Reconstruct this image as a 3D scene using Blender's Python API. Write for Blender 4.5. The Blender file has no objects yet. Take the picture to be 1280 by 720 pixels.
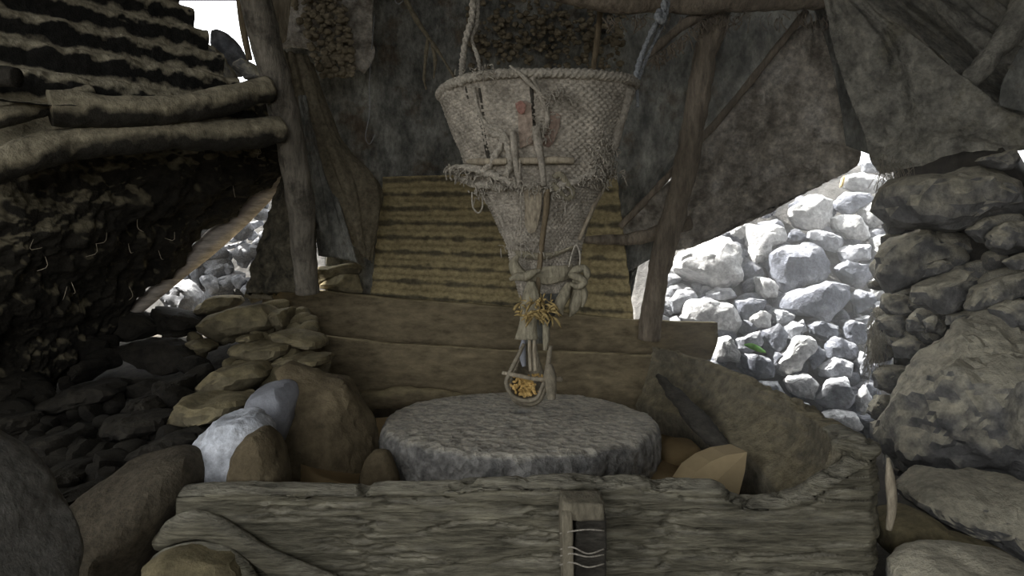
import bpy, bmesh, math, random
import numpy as np
from mathutils import Vector, Matrix
random.seed(7)
rng = np.random.default_rng(7)
SC = bpy.context.scene
COL = SC.collection

# ------------------------------------------------------------------ camera, sky, light, exposure
F = 850.0; PITCH = math.radians(2.0); CZ = 1.0
cam_d = bpy.data.cameras.new('camera'); cam = bpy.data.objects.new('camera', cam_d); COL.objects.link(cam)
cam.location = (0, 0, CZ); cam.rotation_euler = (math.radians(90) - PITCH, 0, 0)
cam_d.sensor_width = 36.0; cam_d.lens = 36.0 * F / 1280.0; cam_d.clip_start = 0.02; cam_d.clip_end = 200
SC.camera = cam
w = bpy.data.worlds.new('sky'); SC.world = w; w.use_nodes = True
bg = w.node_tree.nodes['Background']
bg.inputs[0].default_value = (0.94, 0.965, 1.0, 1); bg.inputs[1].default_value = 4.4
sun_d = bpy.data.lights.new('sun', 'SUN'); sun_d.energy = 38.0; sun_d.angle = math.radians(2.0); sun_d.color = (1.0, 0.97, 0.93)
sun = bpy.data.objects.new('sun', sun_d); COL.objects.link(sun)
sun.rotation_euler = Vector((0.62, -0.16, -0.77)).to_track_quat('-Z', 'Y').to_euler()
def portal(loc, size, direction):
    d = bpy.data.lights.new('portal', 'AREA'); d.shape = 'RECTANGLE'; d.size, d.size_y = size
    d.cycles.is_portal = True
    o = bpy.data.objects.new('portal', d); COL.objects.link(o); o.location = loc
    o.rotation_euler = Vector(direction).to_track_quat('-Z', 'Y').to_euler()
DOOR = (-1.1, 0.9, 0.5, 2.25)        # x0, x1, z0, z1 of the opening behind the camera
SIDE = (-1.3, 1.0, 0.35, 2.35)       # y0, y1, z0, z1 of the doorway in the left wall
portal(((DOOR[0]+DOOR[1])/2, -1.75, (DOOR[2]+DOOR[3])/2), (DOOR[1]-DOOR[0], DOOR[3]-DOOR[2]), (0, 1, 0))
portal((-2.32, (SIDE[0]+SIDE[1])/2, (SIDE[2]+SIDE[3])/2), (SIDE[3]-SIDE[2], SIDE[1]-SIDE[0]), (1, 0, 0))
SC.view_settings.view_transform = 'Standard'; SC.view_settings.look = 'None'
SC.view_settings.gamma = 1.0; SC.view_settings.exposure = -0.12; SC.view_settings.use_curve_mapping = False
try: SC.cycles.max_bounces = 8; SC.cycles.diffuse_bounces = 5
except Exception: pass

# ------------------------------------------------------------------ maths helpers
cp, sp = math.cos(PITCH), math.sin(PITCH)
def P(px, py, d):
    """pixel of the 1280x720 frame and a forward distance Y -> world point"""
    u = (px - 640) / F; v = (360 - py) / F
    y = cp + v * sp; z = -sp + v * cp
    return np.array([u / y * d, d, CZ + z / y * d])
def _h(i, j, k):
    n = (i * 374761393 + j * 668265263 + k * 2147483647 + 1013904223) & 0xffffffff
    n = ((n ^ (n >> 13)) * 1274126177) & 0xffffffff
    n = (n ^ (n >> 16)) & 0xffff
    return n / 32767.5 - 1.0
def vnoise(p):
    p = np.asarray(p, float); f = np.floor(p); i = f.astype(np.int64); t = p - f; t = t * t * (3 - 2 * t)
    r = 0
    for a in (0, 1):
        wa = t[..., 0] if a else 1 - t[..., 0]
        for b in (0, 1):
            wb = t[..., 1] if b else 1 - t[..., 1]
            for c in (0, 1):
                wc = t[..., 2] if c else 1 - t[..., 2]
                r = r + wa * wb * wc * _h(i[..., 0] + a, i[..., 1] + b, i[..., 2] + c)
    return r
def fbm(p, o=4, g=0.5):
    p = np.asarray(p, float); r = 0; a = 1.0; s = 0
    for k in range(o):
        r = r + a * vnoise(p * (2 ** k) + 17.3 * k); s += a; a *= g
    return r / s
def crom(pts, n):
    """Catmull-Rom through points, n samples, along axis 0"""
    p = np.asarray(pts, float); m = len(p)
    if m == 2:
        t = np.linspace(0, 1, n).reshape((-1,) + (1,) * (p.ndim - 1)); return p[0] * (1 - t) + p[1] * t
    q = np.concatenate([[2 * p[0] - p[1]], p, [2 * p[-1] - p[-2]]])
    t = np.linspace(0, m - 1, n); i = np.minimum(t.astype(int), m - 2); u = (t - i).reshape((-1,) + (1,) * (p.ndim - 1))
    a, b, c, d = q[i], q[i + 1], q[i + 2], q[i + 3]
    return 0.5 * ((2 * b) + (c - a) * u + (2 * a - 5 * b + 4 * c - d) * u**2 + (3 * b - a - 3 * c + d) * u**3)

# ------------------------------------------------------------------ object helpers
WL = {}
def tag(o, label=None, cat=None, group=None, kind=None):
    if label: o['label'] = label
    if cat: o['category'] = cat
    if group: o['group'] = group
    if kind: o['kind'] = kind
    return o
def empty(name, loc, label=None, cat=None, group=None, kind=None):
    o = bpy.data.objects.new(name, None); COL.objects.link(o); o.location = Vector(loc); o.empty_display_size = 0.05
    WL[o] = np.array(loc, float); return tag(o, label, cat, group, kind)
def mk(name, V, Fc, mat, parent=None, label=None, cat=None, group=None, kind=None, smooth=True, sharp=0):
    V = np.asarray(V, float)
    lo, hi = V.min(0), V.max(0)
    org = np.array([(lo[0] + hi[0]) / 2, (lo[1] + hi[1]) / 2, lo[2]])
    me = bpy.data.meshes.new(name)
    me.from_pydata((V - org).tolist(), [], Fc if isinstance(Fc, list) else Fc.tolist())
    if smooth: me.polygons.foreach_set('use_smooth', [True] * len(me.polygons))
    me.materials.append(mat); me.update()
    if sharp: me.set_sharp_from_angle(angle=sharp)
    o = bpy.data.objects.new(name, me); COL.objects.link(o)
    if parent is not None:
        o.parent = parent; o.location = Vector(org - WL[parent])
    else: o.location = Vector(org)
    WL[o] = org
    return tag(o, label, cat, group, kind)
def gridfaces(nu, nv, cu=False, cv=False, off=0, flip=False):
    i = np.arange(nu if cu else nu - 1); j = np.arange(nv if cv else nv - 1)
    I, J = np.meshgrid(i, j, indexing='ij'); I2 = (I + 1) % nu; J2 = (J + 1) % nv
    f = np.stack([I * nv + J, I2 * nv + J, I2 * nv + J2, I * nv + J2], -1).reshape(-1, 4) + off
    return f[:, ::-1] if flip else f
def gnorm(G):
    du = np.gradient(G, axis=0); dv = np.gradient(G, axis=1)
    n = np.cross(du, dv); return n / (np.linalg.norm(n, axis=-1, keepdims=True) + 1e-9)
def solid(G, th, away=None):
    """closed sheet from grid G (nu,nv,3); th thickness away from the camera"""
    n = gnorm(G)
    tocam = np.array([0, 0, CZ]) - G
    if (n * tocam).sum(-1).mean() < 0: n = -n; flip = True
    else: flip = False
    off = n if away is None else -np.asarray(away, float)
    B = G - off * th
    nu, nv = G.shape[:2]; V = np.concatenate([G.reshape(-1, 3), B.reshape(-1, 3)])
    N = nu * nv
    f = [gridfaces(nu, nv, flip=flip), gridfaces(nu, nv, off=N, flip=not flip)]
    idx = np.arange(N).reshape(nu, nv)
    loop = np.concatenate([idx[:, 0], idx[-1, 1:], idx[-2::-1, -1], idx[0, -2:0:-1]])
    l2 = np.roll(loop, -1)
    r = np.stack([loop, loop + N, l2 + N, l2], -1)
    f.append(r if not flip else r[:, ::-1])
    return V, np.concatenate(f).tolist(), n
def net(rows, nu, nv):
    """rows of (px,py,d) control points -> smooth world grid"""
    C = np.array([[P(*c) for c in r] for r in rows])
    A = crom(C, nu); A = np.swapaxes(crom(np.swapaxes(A, 0, 1), nv), 0, 1)
    return A
def patch(name, rows, mat, th=0.006, nu=40, nv=60, amp=0.01, freq=6, seed=0, stretch=(1, 1, 1), ridge=0, away=None, fn=None, **kw):
    G = net(rows, nu, nv); n = gnorm(G)
    if (n * (np.array([0, 0, CZ]) - G)).sum(-1).mean() < 0: n = -n
    q = G * np.array(stretch) * freq + seed * 13.7
    d = fbm(q, 5) * amp
    if ridge: d = d - np.abs(fbm(q * 0.6 + 5, 3)) * ridge - np.abs(fbm(q * 2.3 + 9, 3)) * ridge * .5
    if fn is not None: d = d + fn(nu, nv)
    G = G + n * d[..., None]
    V, Fc, _ = solid(G, th, away)
    return mk(name, V, Fc, mat, **kw)
def frames(C):
    T = np.gradient(C, axis=0); T /= np.linalg.norm(T, axis=1, keepdims=True) + 1e-9
    up = np.array([0.0, 0.0, 1.0]) if abs(T[0][2]) < 0.85 else np.array([0.0, 1.0, 0.0])
    n = up - T[0] * np.dot(up, T[0]); n /= np.linalg.norm(n); Ns = [n]
    for k in range(1, len(C)):
        n = Ns[-1] - T[k] * np.dot(Ns[-1], T[k]); n /= np.linalg.norm(n) + 1e-9; Ns.append(n)
    N = np.array(Ns); return T, N, np.cross(T, N)
def tube_vf(C, R, n=None, seg=12, amp=0.0, freq=20, strands=0, twist=0, seed=0, sub=None, flat=1.0, along=1.0, wrap=0, knots=0):
    C = np.asarray(C, float); n = n or max(6, 6 * len(C)); C2 = crom(C, n)
    R = np.atleast_1d(np.asarray(R, float)); R2 = crom(R.reshape(-1, 1), n)[:, 0] if len(R) > 1 else np.full(n, R[0])
    T, N, B = frames(C2)
    s = np.concatenate([[0], np.cumsum(np.linalg.norm(np.diff(C2, axis=0), axis=1))])
    th = np.linspace(0, 2 * math.pi, seg, endpoint=False)
    rr = R2[:, None] * np.ones(seg)
    if strands: rr = rr * (1 + 0.22 * np.cos(strands * (th[None] + twist * s[:, None])))
    if wrap: rr = rr * (0.8 + 0.45 * np.abs(np.sin(wrap * s[:, None] + 1.5 * th[None])))
    dirs = np.cos(th)[None, :, None] * N[:, None] + flat * np.sin(th)[None, :, None] * B[:, None]
    if amp:
        q = np.stack([np.cos(th)[None] * R2[:, None] * freq, np.sin(th)[None] * R2[:, None] * freq, (s * freq * along)[:, None] * np.ones(seg)], -1)
        rr = rr + amp * fbm(q + seed * 9.1, 4)
    if knots: rr = rr + knots * np.clip(vnoise(np.stack([s * 9 + seed, s * 0, s * 0], -1)), 0, 1)[:, None]
    V = C2[:, None] + dirs * rr[..., None]
    V = V.reshape(-1, 3); f = gridfaces(n, seg, cv=True).tolist()
    V = np.concatenate([V, [C2[0], C2[-1]]]); a = n * seg
    for j in range(seg):
        k = (j + 1) % seg
        f.append([j, k, a]); f.append([(n - 1) * seg + k, (n - 1) * seg + j, a + 1])
    return V, f
def tube(name, C, R, mat, parent=None, label=None, cat=None, group=None, kind=None, **kw):
    V, f = tube_vf(C, R, **kw); return mk(name, V, f, mat, parent, label, cat, group, kind)
def join(vfs):
    V = []; Fc = []; o = 0
    for v, f in vfs:
        V.append(np.asarray(v)); Fc += [[i + o for i in q] for q in (f if isinstance(f, list) else f.tolist())]; o += len(v)
    return np.concatenate(V), Fc
_ico = {}
def ico(n):
    if n not in _ico:
        b = bmesh.new(); bmesh.ops.create_icosphere(b, subdivisions=n, radius=1.0)
        _ico[n] = (np.array([v.co[:] for v in b.verts]), [[v.index for v in f.verts] for f in b.faces]); b.free()
    return _ico[n]
def rock_vf(pts, d, th=None, seed=0, res=4, rough=0.06, facets=9, tilt=0.0, smooth=0.45):
    """stone whose silhouette follows pts (pixels) at distance d, with real depth th"""
    r_ = np.random.default_rng(seed + 100)
    W = np.array([P(x, y, d) for x, y in pts]); c = W.mean(0); Q = W[:, [0, 2]] - c[[0, 2]]
    b = []
    for k in range(len(Q)):
        for t in np.linspace(0, 1, 12, endpoint=False): b.append(Q[k] * (1 - t) + Q[(k + 1) % len(Q)] * t)
    b = np.array(b); a = np.arctan2(b[:, 1], b[:, 0]); rad = np.hypot(b[:, 0], b[:, 1]); o = np.argsort(a); a, rad = a[o], rad[o]
    aa = np.linspace(-math.pi, math.pi, 73)[:-1]; rr = np.interp(aa, np.r_[a[-1] - 2 * math.pi, a, a[0] + 2 * math.pi], np.r_[rad[-1], rad, rad[0]])
    rr = rr * (1 - smooth) + smooth * (np.roll(rr, 1) + np.roll(rr, -1) + np.roll(rr, 2) + np.roll(rr, -2)) / 4
    size = rr.mean()
    if th is None: th = size * 0.85
    D, Fc = ico(res); v = D.copy()
    for k in range(facets):
        n = r_.normal(size=3); n[1] = (-abs(n[1]) - .35) * 1.7 if k % 4 else n[1] * 1.2; n /= np.linalg.norm(n); h = r_.uniform(0.58, 0.88)
        e = v @ n - h; v = v - np.clip(e, 0, None)[:, None] * n[None]
    rho = np.hypot(v[:, 0], v[:, 2]); rho0 = np.hypot(D[:, 0], D[:, 2])
    th_ = np.arctan2(D[:, 2], D[:, 0]); R = np.interp(th_, np.r_[aa, math.pi], np.r_[rr, rr[0]])
    m = np.maximum(rho, 1e-6) ** 0.72
    V = np.stack([np.cos(th_) * m * R, np.sign(v[:, 1]) * np.abs(v[:, 1]) ** 0.68 * th, np.sin(th_) * m * R], -1)
    V[:, 1] += V[:, 2] * tilt
    q = V / size * 1.3 + seed * 3.3
    V = V * (1 + rough * 1.8 * fbm(q, 2) + rough * 1.5 * fbm(q * 3.5, 4, .6))[:, None]
    e = V - 0
    rid = 1 - np.abs(fbm(q * 2.2 + 9, 3)) * 2
    V = V * (1 - rough * 0.5 * np.clip(rid, 0, 1) ** 4)[:, None]
    return V + c, Fc
def rock(name, pts, d, mat, parent=None, th=None, seed=0, label=None, cat=None, group=None, kind=None, **kw):
    V, f = rock_vf(pts, d, th, seed, **kw); return mk(name, V, f, mat, parent, label, cat, group, kind, sharp=0.42)
def box_vf(c, s, rot=0, bev=0.15, n=5, amp=0.0, seed=0):
    """rounded, subdivided block (superellipsoid-like), c centre, s half sizes, rot about the view axis"""
    D, Fc = ico(n if n < 5 else 4); k = 1 / np.maximum(np.abs(D).max(1), 1e-6)
    V = D * k[:, None] * (1 - bev) + D * bev
    V = V * np.asarray(s)
    if amp: V = V + D * (amp * fbm(V * 25 + seed, 3))[:, None]
    ca, sa = math.cos(rot), math.sin(rot)
    x, z = V[:, 0] * ca - V[:, 2] * sa, V[:, 0] * sa + V[:, 2] * ca
    return np.stack([x, V[:, 1], z], -1) + np.asarray(c), Fc

# ------------------------------------------------------------------ materials
def mat(name, a, b, dust=None, damt=0.0, dz=(0.0, 0.8), scale=8, stretch=(1, 1, 1), bump=0.4, bscale=60, rough=0.95, spots=None, samt=0.0, sscale=4, contrast=0.25, vor=0.0, bdist=0.022, fine=0.42):
    m = bpy.data.materials.new(name); m.use_nodes = True; nt = m.node_tree; N = nt.nodes; L = nt.links
    bs = N['Principled BSDF']; bs.inputs['Roughness'].default_value = rough
    try: bs.inputs['Specular IOR Level'].default_value = 0.25
    except Exception: pass
    tc = N.new('ShaderNodeTexCoord'); mp = N.new('ShaderNodeMapping'); mp.inputs['Scale'].default_value = stretch
    L.new(tc.outputs['Object'], mp.inputs['Vector'])
    n1 = N.new('ShaderNodeTexNoise'); n1.inputs['Scale'].default_value = scale; n1.inputs['Detail'].default_value = 8; n1.inputs['Roughness'].default_value = 0.65
    L.new(mp.outputs[0], n1.inputs['Vector'])
    cr = N.new('ShaderNodeValToRGB'); cr.color_ramp.elements[0].position = 0.5 - contrast; cr.color_ramp.elements[1].position = 0.5 + contrast
    cr.color_ramp.elements[0].color = (*a, 1); cr.color_ramp.elements[1].color = (*b, 1)
    L.new(n1.outputs[0], cr.inputs[0]); out = cr.outputs[0]
    def mix(c1, fac, col):
        x = N.new('ShaderNodeMix'); x.data_type = 'RGBA'; L.new(fac, x.inputs[0]); L.new(c1, x.inputs[6]); x.inputs[7].default_value = (*col, 1); return x.outputs[2]
    if spots is not None:
        n2 = N.new('ShaderNodeTexNoise'); n2.inputs['Scale'].default_value = sscale; n2.inputs['Detail'].default_value = 6; n2.inputs['Roughness'].default_value = 0.7
        L.new(tc.outputs['Object'], n2.inputs['Vector'])
        mr = N.new('ShaderNodeMapRange'); mr.inputs[1].default_value = 0.52; mr.inputs[2].default_value = 0.62; mr.inputs[4].default_value = samt
        L.new(n2.outputs[0], mr.inputs[0]); out = mix(out, mr.outputs[0], spots)
    if dust is not None:
        ge = N.new('ShaderNodeNewGeometry'); sx = N.new('ShaderNodeSeparateXYZ'); L.new(ge.outputs['Normal'], sx.inputs[0])
        n3 = N.new('ShaderNodeTexNoise'); n3.inputs['Scale'].default_value = 14; n3.inputs['Detail'].default_value = 5; L.new(tc.outputs['Object'], n3.inputs['Vector'])
        ad = N.new('ShaderNodeMath'); ad.operation = 'MULTIPLY_ADD'; L.new(n3.outputs[0], ad.inputs[0]); ad.inputs[1].default_value = 1.4; ad.inputs[2].default_value = -0.7
        a2 = N.new('ShaderNodeMath'); a2.operation = 'ADD'; L.new(ad.outputs[0], a2.inputs[0]); L.new(sx.outputs[2], a2.inputs[1])
        mr = N.new('ShaderNodeMapRange'); mr.inputs[1].default_value = dz[0]; mr.inputs[2].default_value = dz[1]; mr.inputs[4].default_value = damt
        L.new(a2.outputs[0], mr.inputs[0]); out = mix(out, mr.outputs[0], dust)
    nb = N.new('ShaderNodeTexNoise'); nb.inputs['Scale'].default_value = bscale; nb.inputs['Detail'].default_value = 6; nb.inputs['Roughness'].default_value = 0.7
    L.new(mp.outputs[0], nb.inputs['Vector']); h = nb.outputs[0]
    if vor:
        vo = N.new('ShaderNodeTexVoronoi'); vo.inputs['Scale'].default_value = vor; L.new(mp.outputs[0], vo.inputs['Vector'])
        mm = N.new('ShaderNodeMath'); mm.operation = 'ADD'; L.new(h, mm.inputs[0]); L.new(vo.outputs[0], mm.inputs[1]); h = mm.outputs[0]
    fm = N.new('ShaderNodeMapRange'); fm.inputs[1].default_value = 0.32; fm.inputs[2].default_value = 0.66; fm.inputs[3].default_value = 1 - fine; fm.inputs[4].default_value = 1 + fine * 0.75  # cavity shade put into the colour: bump hollows darkened, crests lightened
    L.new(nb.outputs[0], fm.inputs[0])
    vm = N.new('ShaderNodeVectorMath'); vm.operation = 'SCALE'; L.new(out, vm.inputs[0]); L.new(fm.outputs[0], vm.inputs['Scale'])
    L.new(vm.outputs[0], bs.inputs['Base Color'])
    bp = N.new('ShaderNodeBump'); bp.inputs['Strength'].default_value = bump; bp.inputs['Distance'].default_value = bdist
    L.new(h, bp.inputs['Height']); L.new(bp.outputs[0], bs.inputs['Normal'])
    return m
FLOUR = (0.42, 0.35, 0.20); FLOURG = (0.40, 0.37, 0.29)
M = {}
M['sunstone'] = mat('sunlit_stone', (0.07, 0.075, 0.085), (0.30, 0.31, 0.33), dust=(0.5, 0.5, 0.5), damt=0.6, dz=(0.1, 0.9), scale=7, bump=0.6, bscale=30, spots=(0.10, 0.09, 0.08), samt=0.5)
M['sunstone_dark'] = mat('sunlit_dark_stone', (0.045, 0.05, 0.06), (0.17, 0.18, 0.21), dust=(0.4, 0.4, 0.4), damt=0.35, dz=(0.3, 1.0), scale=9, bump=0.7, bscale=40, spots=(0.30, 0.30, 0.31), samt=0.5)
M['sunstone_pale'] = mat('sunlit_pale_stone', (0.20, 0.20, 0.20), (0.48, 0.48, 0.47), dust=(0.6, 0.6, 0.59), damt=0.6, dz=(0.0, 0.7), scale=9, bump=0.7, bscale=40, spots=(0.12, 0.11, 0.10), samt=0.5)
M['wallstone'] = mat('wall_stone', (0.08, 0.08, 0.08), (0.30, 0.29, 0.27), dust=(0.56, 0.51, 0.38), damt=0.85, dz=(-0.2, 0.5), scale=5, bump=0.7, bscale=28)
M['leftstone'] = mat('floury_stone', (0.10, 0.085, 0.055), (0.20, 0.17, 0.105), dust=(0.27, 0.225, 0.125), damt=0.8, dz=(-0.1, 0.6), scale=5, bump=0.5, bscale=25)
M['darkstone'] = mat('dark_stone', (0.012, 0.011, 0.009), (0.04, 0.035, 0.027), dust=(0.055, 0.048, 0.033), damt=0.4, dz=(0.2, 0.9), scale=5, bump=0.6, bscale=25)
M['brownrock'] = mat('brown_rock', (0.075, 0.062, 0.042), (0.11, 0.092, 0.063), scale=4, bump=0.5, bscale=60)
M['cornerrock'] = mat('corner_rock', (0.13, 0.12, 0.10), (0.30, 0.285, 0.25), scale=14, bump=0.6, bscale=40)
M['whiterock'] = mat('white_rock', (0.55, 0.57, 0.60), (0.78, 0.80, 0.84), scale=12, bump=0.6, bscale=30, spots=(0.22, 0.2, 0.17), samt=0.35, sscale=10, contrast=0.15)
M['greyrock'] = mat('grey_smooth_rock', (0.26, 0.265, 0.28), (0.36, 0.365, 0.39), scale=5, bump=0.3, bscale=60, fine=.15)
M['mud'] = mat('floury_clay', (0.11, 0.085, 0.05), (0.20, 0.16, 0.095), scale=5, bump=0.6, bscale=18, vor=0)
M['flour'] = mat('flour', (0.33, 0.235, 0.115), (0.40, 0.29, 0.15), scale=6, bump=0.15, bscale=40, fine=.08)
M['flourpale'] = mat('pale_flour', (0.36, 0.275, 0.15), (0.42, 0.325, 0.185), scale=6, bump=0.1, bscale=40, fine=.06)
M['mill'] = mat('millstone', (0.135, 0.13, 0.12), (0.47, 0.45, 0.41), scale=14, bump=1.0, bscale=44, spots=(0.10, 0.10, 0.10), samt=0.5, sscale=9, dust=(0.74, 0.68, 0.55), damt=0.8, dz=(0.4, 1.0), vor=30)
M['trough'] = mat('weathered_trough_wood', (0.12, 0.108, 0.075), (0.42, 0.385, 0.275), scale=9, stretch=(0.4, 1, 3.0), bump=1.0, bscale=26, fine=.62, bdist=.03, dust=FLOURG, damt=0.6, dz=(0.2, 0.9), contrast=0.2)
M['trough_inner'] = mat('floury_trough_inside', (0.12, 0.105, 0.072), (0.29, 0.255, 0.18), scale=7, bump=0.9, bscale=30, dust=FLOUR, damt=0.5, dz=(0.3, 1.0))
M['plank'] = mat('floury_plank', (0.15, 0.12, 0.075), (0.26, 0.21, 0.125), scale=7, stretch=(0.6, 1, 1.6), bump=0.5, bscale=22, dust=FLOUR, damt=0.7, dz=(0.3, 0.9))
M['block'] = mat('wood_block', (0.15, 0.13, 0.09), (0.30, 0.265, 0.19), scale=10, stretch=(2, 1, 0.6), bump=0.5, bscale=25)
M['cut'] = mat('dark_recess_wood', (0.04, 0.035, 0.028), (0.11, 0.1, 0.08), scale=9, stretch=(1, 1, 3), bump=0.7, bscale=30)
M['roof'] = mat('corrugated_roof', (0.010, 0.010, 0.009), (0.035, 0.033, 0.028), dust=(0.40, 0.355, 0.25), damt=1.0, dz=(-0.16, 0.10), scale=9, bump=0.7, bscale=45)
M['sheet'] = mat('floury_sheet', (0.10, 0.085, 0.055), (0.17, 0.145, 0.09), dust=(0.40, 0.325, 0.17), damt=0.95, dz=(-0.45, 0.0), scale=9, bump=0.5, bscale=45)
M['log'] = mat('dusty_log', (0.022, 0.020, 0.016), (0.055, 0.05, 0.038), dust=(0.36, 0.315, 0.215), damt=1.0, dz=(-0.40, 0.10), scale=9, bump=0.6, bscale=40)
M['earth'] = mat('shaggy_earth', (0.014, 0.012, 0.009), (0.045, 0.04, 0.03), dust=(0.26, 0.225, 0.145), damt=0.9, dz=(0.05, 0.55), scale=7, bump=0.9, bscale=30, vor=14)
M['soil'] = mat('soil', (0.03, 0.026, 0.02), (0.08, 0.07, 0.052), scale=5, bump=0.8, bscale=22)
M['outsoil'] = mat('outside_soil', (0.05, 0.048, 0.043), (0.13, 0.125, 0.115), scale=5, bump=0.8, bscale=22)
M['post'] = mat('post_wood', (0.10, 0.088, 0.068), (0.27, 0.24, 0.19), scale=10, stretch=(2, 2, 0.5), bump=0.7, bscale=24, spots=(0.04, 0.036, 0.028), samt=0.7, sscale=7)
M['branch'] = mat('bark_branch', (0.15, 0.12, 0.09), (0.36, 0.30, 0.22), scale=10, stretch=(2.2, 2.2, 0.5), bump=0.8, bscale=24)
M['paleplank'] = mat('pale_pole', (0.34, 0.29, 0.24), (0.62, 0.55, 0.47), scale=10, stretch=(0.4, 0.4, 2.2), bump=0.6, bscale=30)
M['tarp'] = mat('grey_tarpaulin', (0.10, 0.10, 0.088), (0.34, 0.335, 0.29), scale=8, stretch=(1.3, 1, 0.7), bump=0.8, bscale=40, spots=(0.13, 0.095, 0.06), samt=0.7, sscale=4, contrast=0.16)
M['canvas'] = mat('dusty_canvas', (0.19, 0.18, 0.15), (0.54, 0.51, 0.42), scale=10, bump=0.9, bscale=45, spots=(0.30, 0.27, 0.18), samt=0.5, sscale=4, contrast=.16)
M['leather'] = mat('stained_hide_bounce', (0.21, 0.18, 0.14), (0.64, 0.58, 0.48), scale=13, stretch=(1, 1, 1), bump=1.0, bscale=40, spots=(0.68, 0.63, 0.55), samt=0.8, sscale=7, contrast=0.14)  # pale spots painted over the stains to imitate daylight bounced from below
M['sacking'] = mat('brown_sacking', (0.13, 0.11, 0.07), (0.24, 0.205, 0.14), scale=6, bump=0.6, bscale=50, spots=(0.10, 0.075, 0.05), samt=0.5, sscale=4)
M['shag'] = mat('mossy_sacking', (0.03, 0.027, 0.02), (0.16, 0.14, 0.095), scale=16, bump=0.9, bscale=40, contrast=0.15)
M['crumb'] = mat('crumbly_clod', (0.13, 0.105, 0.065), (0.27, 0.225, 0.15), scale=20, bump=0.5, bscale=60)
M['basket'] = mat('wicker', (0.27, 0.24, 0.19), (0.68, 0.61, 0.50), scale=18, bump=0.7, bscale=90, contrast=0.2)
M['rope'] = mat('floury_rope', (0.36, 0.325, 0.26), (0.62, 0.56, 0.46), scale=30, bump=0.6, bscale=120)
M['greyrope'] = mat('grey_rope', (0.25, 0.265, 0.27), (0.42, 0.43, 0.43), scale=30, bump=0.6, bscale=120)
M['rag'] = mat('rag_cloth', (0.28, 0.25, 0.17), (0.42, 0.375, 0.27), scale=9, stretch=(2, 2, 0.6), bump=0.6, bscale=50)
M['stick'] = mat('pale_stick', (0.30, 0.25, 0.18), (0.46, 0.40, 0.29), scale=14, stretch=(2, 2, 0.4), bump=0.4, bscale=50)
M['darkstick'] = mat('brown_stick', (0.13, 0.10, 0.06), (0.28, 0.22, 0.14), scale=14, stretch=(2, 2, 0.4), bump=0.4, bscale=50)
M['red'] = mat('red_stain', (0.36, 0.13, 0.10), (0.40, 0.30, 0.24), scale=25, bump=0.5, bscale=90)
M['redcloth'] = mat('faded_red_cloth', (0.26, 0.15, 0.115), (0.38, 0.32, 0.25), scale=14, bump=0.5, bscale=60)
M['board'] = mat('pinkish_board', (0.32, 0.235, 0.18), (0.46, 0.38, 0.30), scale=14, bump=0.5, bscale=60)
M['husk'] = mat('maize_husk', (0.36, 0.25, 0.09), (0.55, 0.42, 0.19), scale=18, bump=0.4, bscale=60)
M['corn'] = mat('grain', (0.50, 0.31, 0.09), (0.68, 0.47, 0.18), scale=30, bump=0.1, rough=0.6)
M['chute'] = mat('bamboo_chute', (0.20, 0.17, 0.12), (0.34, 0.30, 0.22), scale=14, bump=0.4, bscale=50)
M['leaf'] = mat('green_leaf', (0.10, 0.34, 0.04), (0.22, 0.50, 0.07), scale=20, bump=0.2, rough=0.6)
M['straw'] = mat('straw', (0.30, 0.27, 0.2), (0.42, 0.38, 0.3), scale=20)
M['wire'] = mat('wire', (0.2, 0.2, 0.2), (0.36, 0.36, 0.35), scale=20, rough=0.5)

# ------------------------------------------------------------------ the setting
def S(n, V, Fc, m, **kw): return mk(n, V, Fc, m, kind='structure', **kw)
def slabbox(name, lo, hi, m):
    x0, y0, z0 = lo; x1, y1, z1 = hi
    V = [(x0,y0,z0),(x1,y0,z0),(x1,y1,z0),(x0,y1,z0),(x0,y0,z1),(x1,y0,z1),(x1,y1,z1),(x0,y1,z1)]
    return S(name, V, [[3,2,1,0],[4,5,6,7],[0,1,5,4],[1,2,6,5],[2,3,7,6],[3,0,4,7]], m, smooth=False)
# floor: a height field that is the ground inside and the hillside outside
def floor_z(x, y):
    left = np.interp(y, [-2, 1.0, 1.6, 2.2, 2.7, 3.1, 3.6, 4.5, 6, 30], [0.0, 0.05, 0.26, 0.42, 0.57, 0.66, 0.66, 0.72, 0.95, 3.0])
    mid = np.interp(y, [-2, 1.0, 1.7, 3.0, 3.5, 4.2, 6, 30], [0.0, 0.02, 0.10, 0.10, 0.12, 0.35, 0.9, 3.0])
    right = np.interp(y, [-2, 1.0, 1.7, 3.0, 3.5, 4.2, 6, 30], [0.0, 0.02, 0.14, 0.12, 0.12, 0.4, 1.2, 3.0])
    a = 1 / (1 + np.exp(-(x + 0.92) / 0.05)); b = 1 / (1 + np.exp(-(x - 1.0) / 0.08))
    return left * (1 - a) + mid * a * (1 - b) + right * b
gx = np.concatenate([np.linspace(-14, -3.2, 14), np.linspace(-3, 3, 110), np.linspace(3.2, 14, 14)]); gy = np.concatenate([np.linspace(-12, -2.2, 10), np.linspace(-2, 6, 130), np.linspace(6.4, 30, 24)])
GX, GY = np.meshgrid(gx, gy, indexing='ij'); GZ = floor_z(GX, GY) + 0.03 * fbm(np.stack([GX * 3, GY * 3, GX * 0], -1), 4)
G = np.stack([GX, GY, GZ], -1); V = G.reshape(-1, 3)
floor = S('floor', V, gridfaces(len(gx), len(gy)).tolist(), M['soil'])
slabbox('ceiling', (-2.45, -1.8, 2.42), (2.35, 3.05, 2.50), M['soil'])
slabbox('ceiling', (-2.1, 3.05, 2.42), (2.35, 3.72, 2.50), M['soil'])
slabbox('wall_left', (-2.45, SIDE[1], -0.2), (-2.3, 3.35, 2.42), M['soil'])
slabbox('wall_left', (-2.45, -1.8, -0.2), (-2.3, SIDE[0], 2.42), M['soil'])
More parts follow.
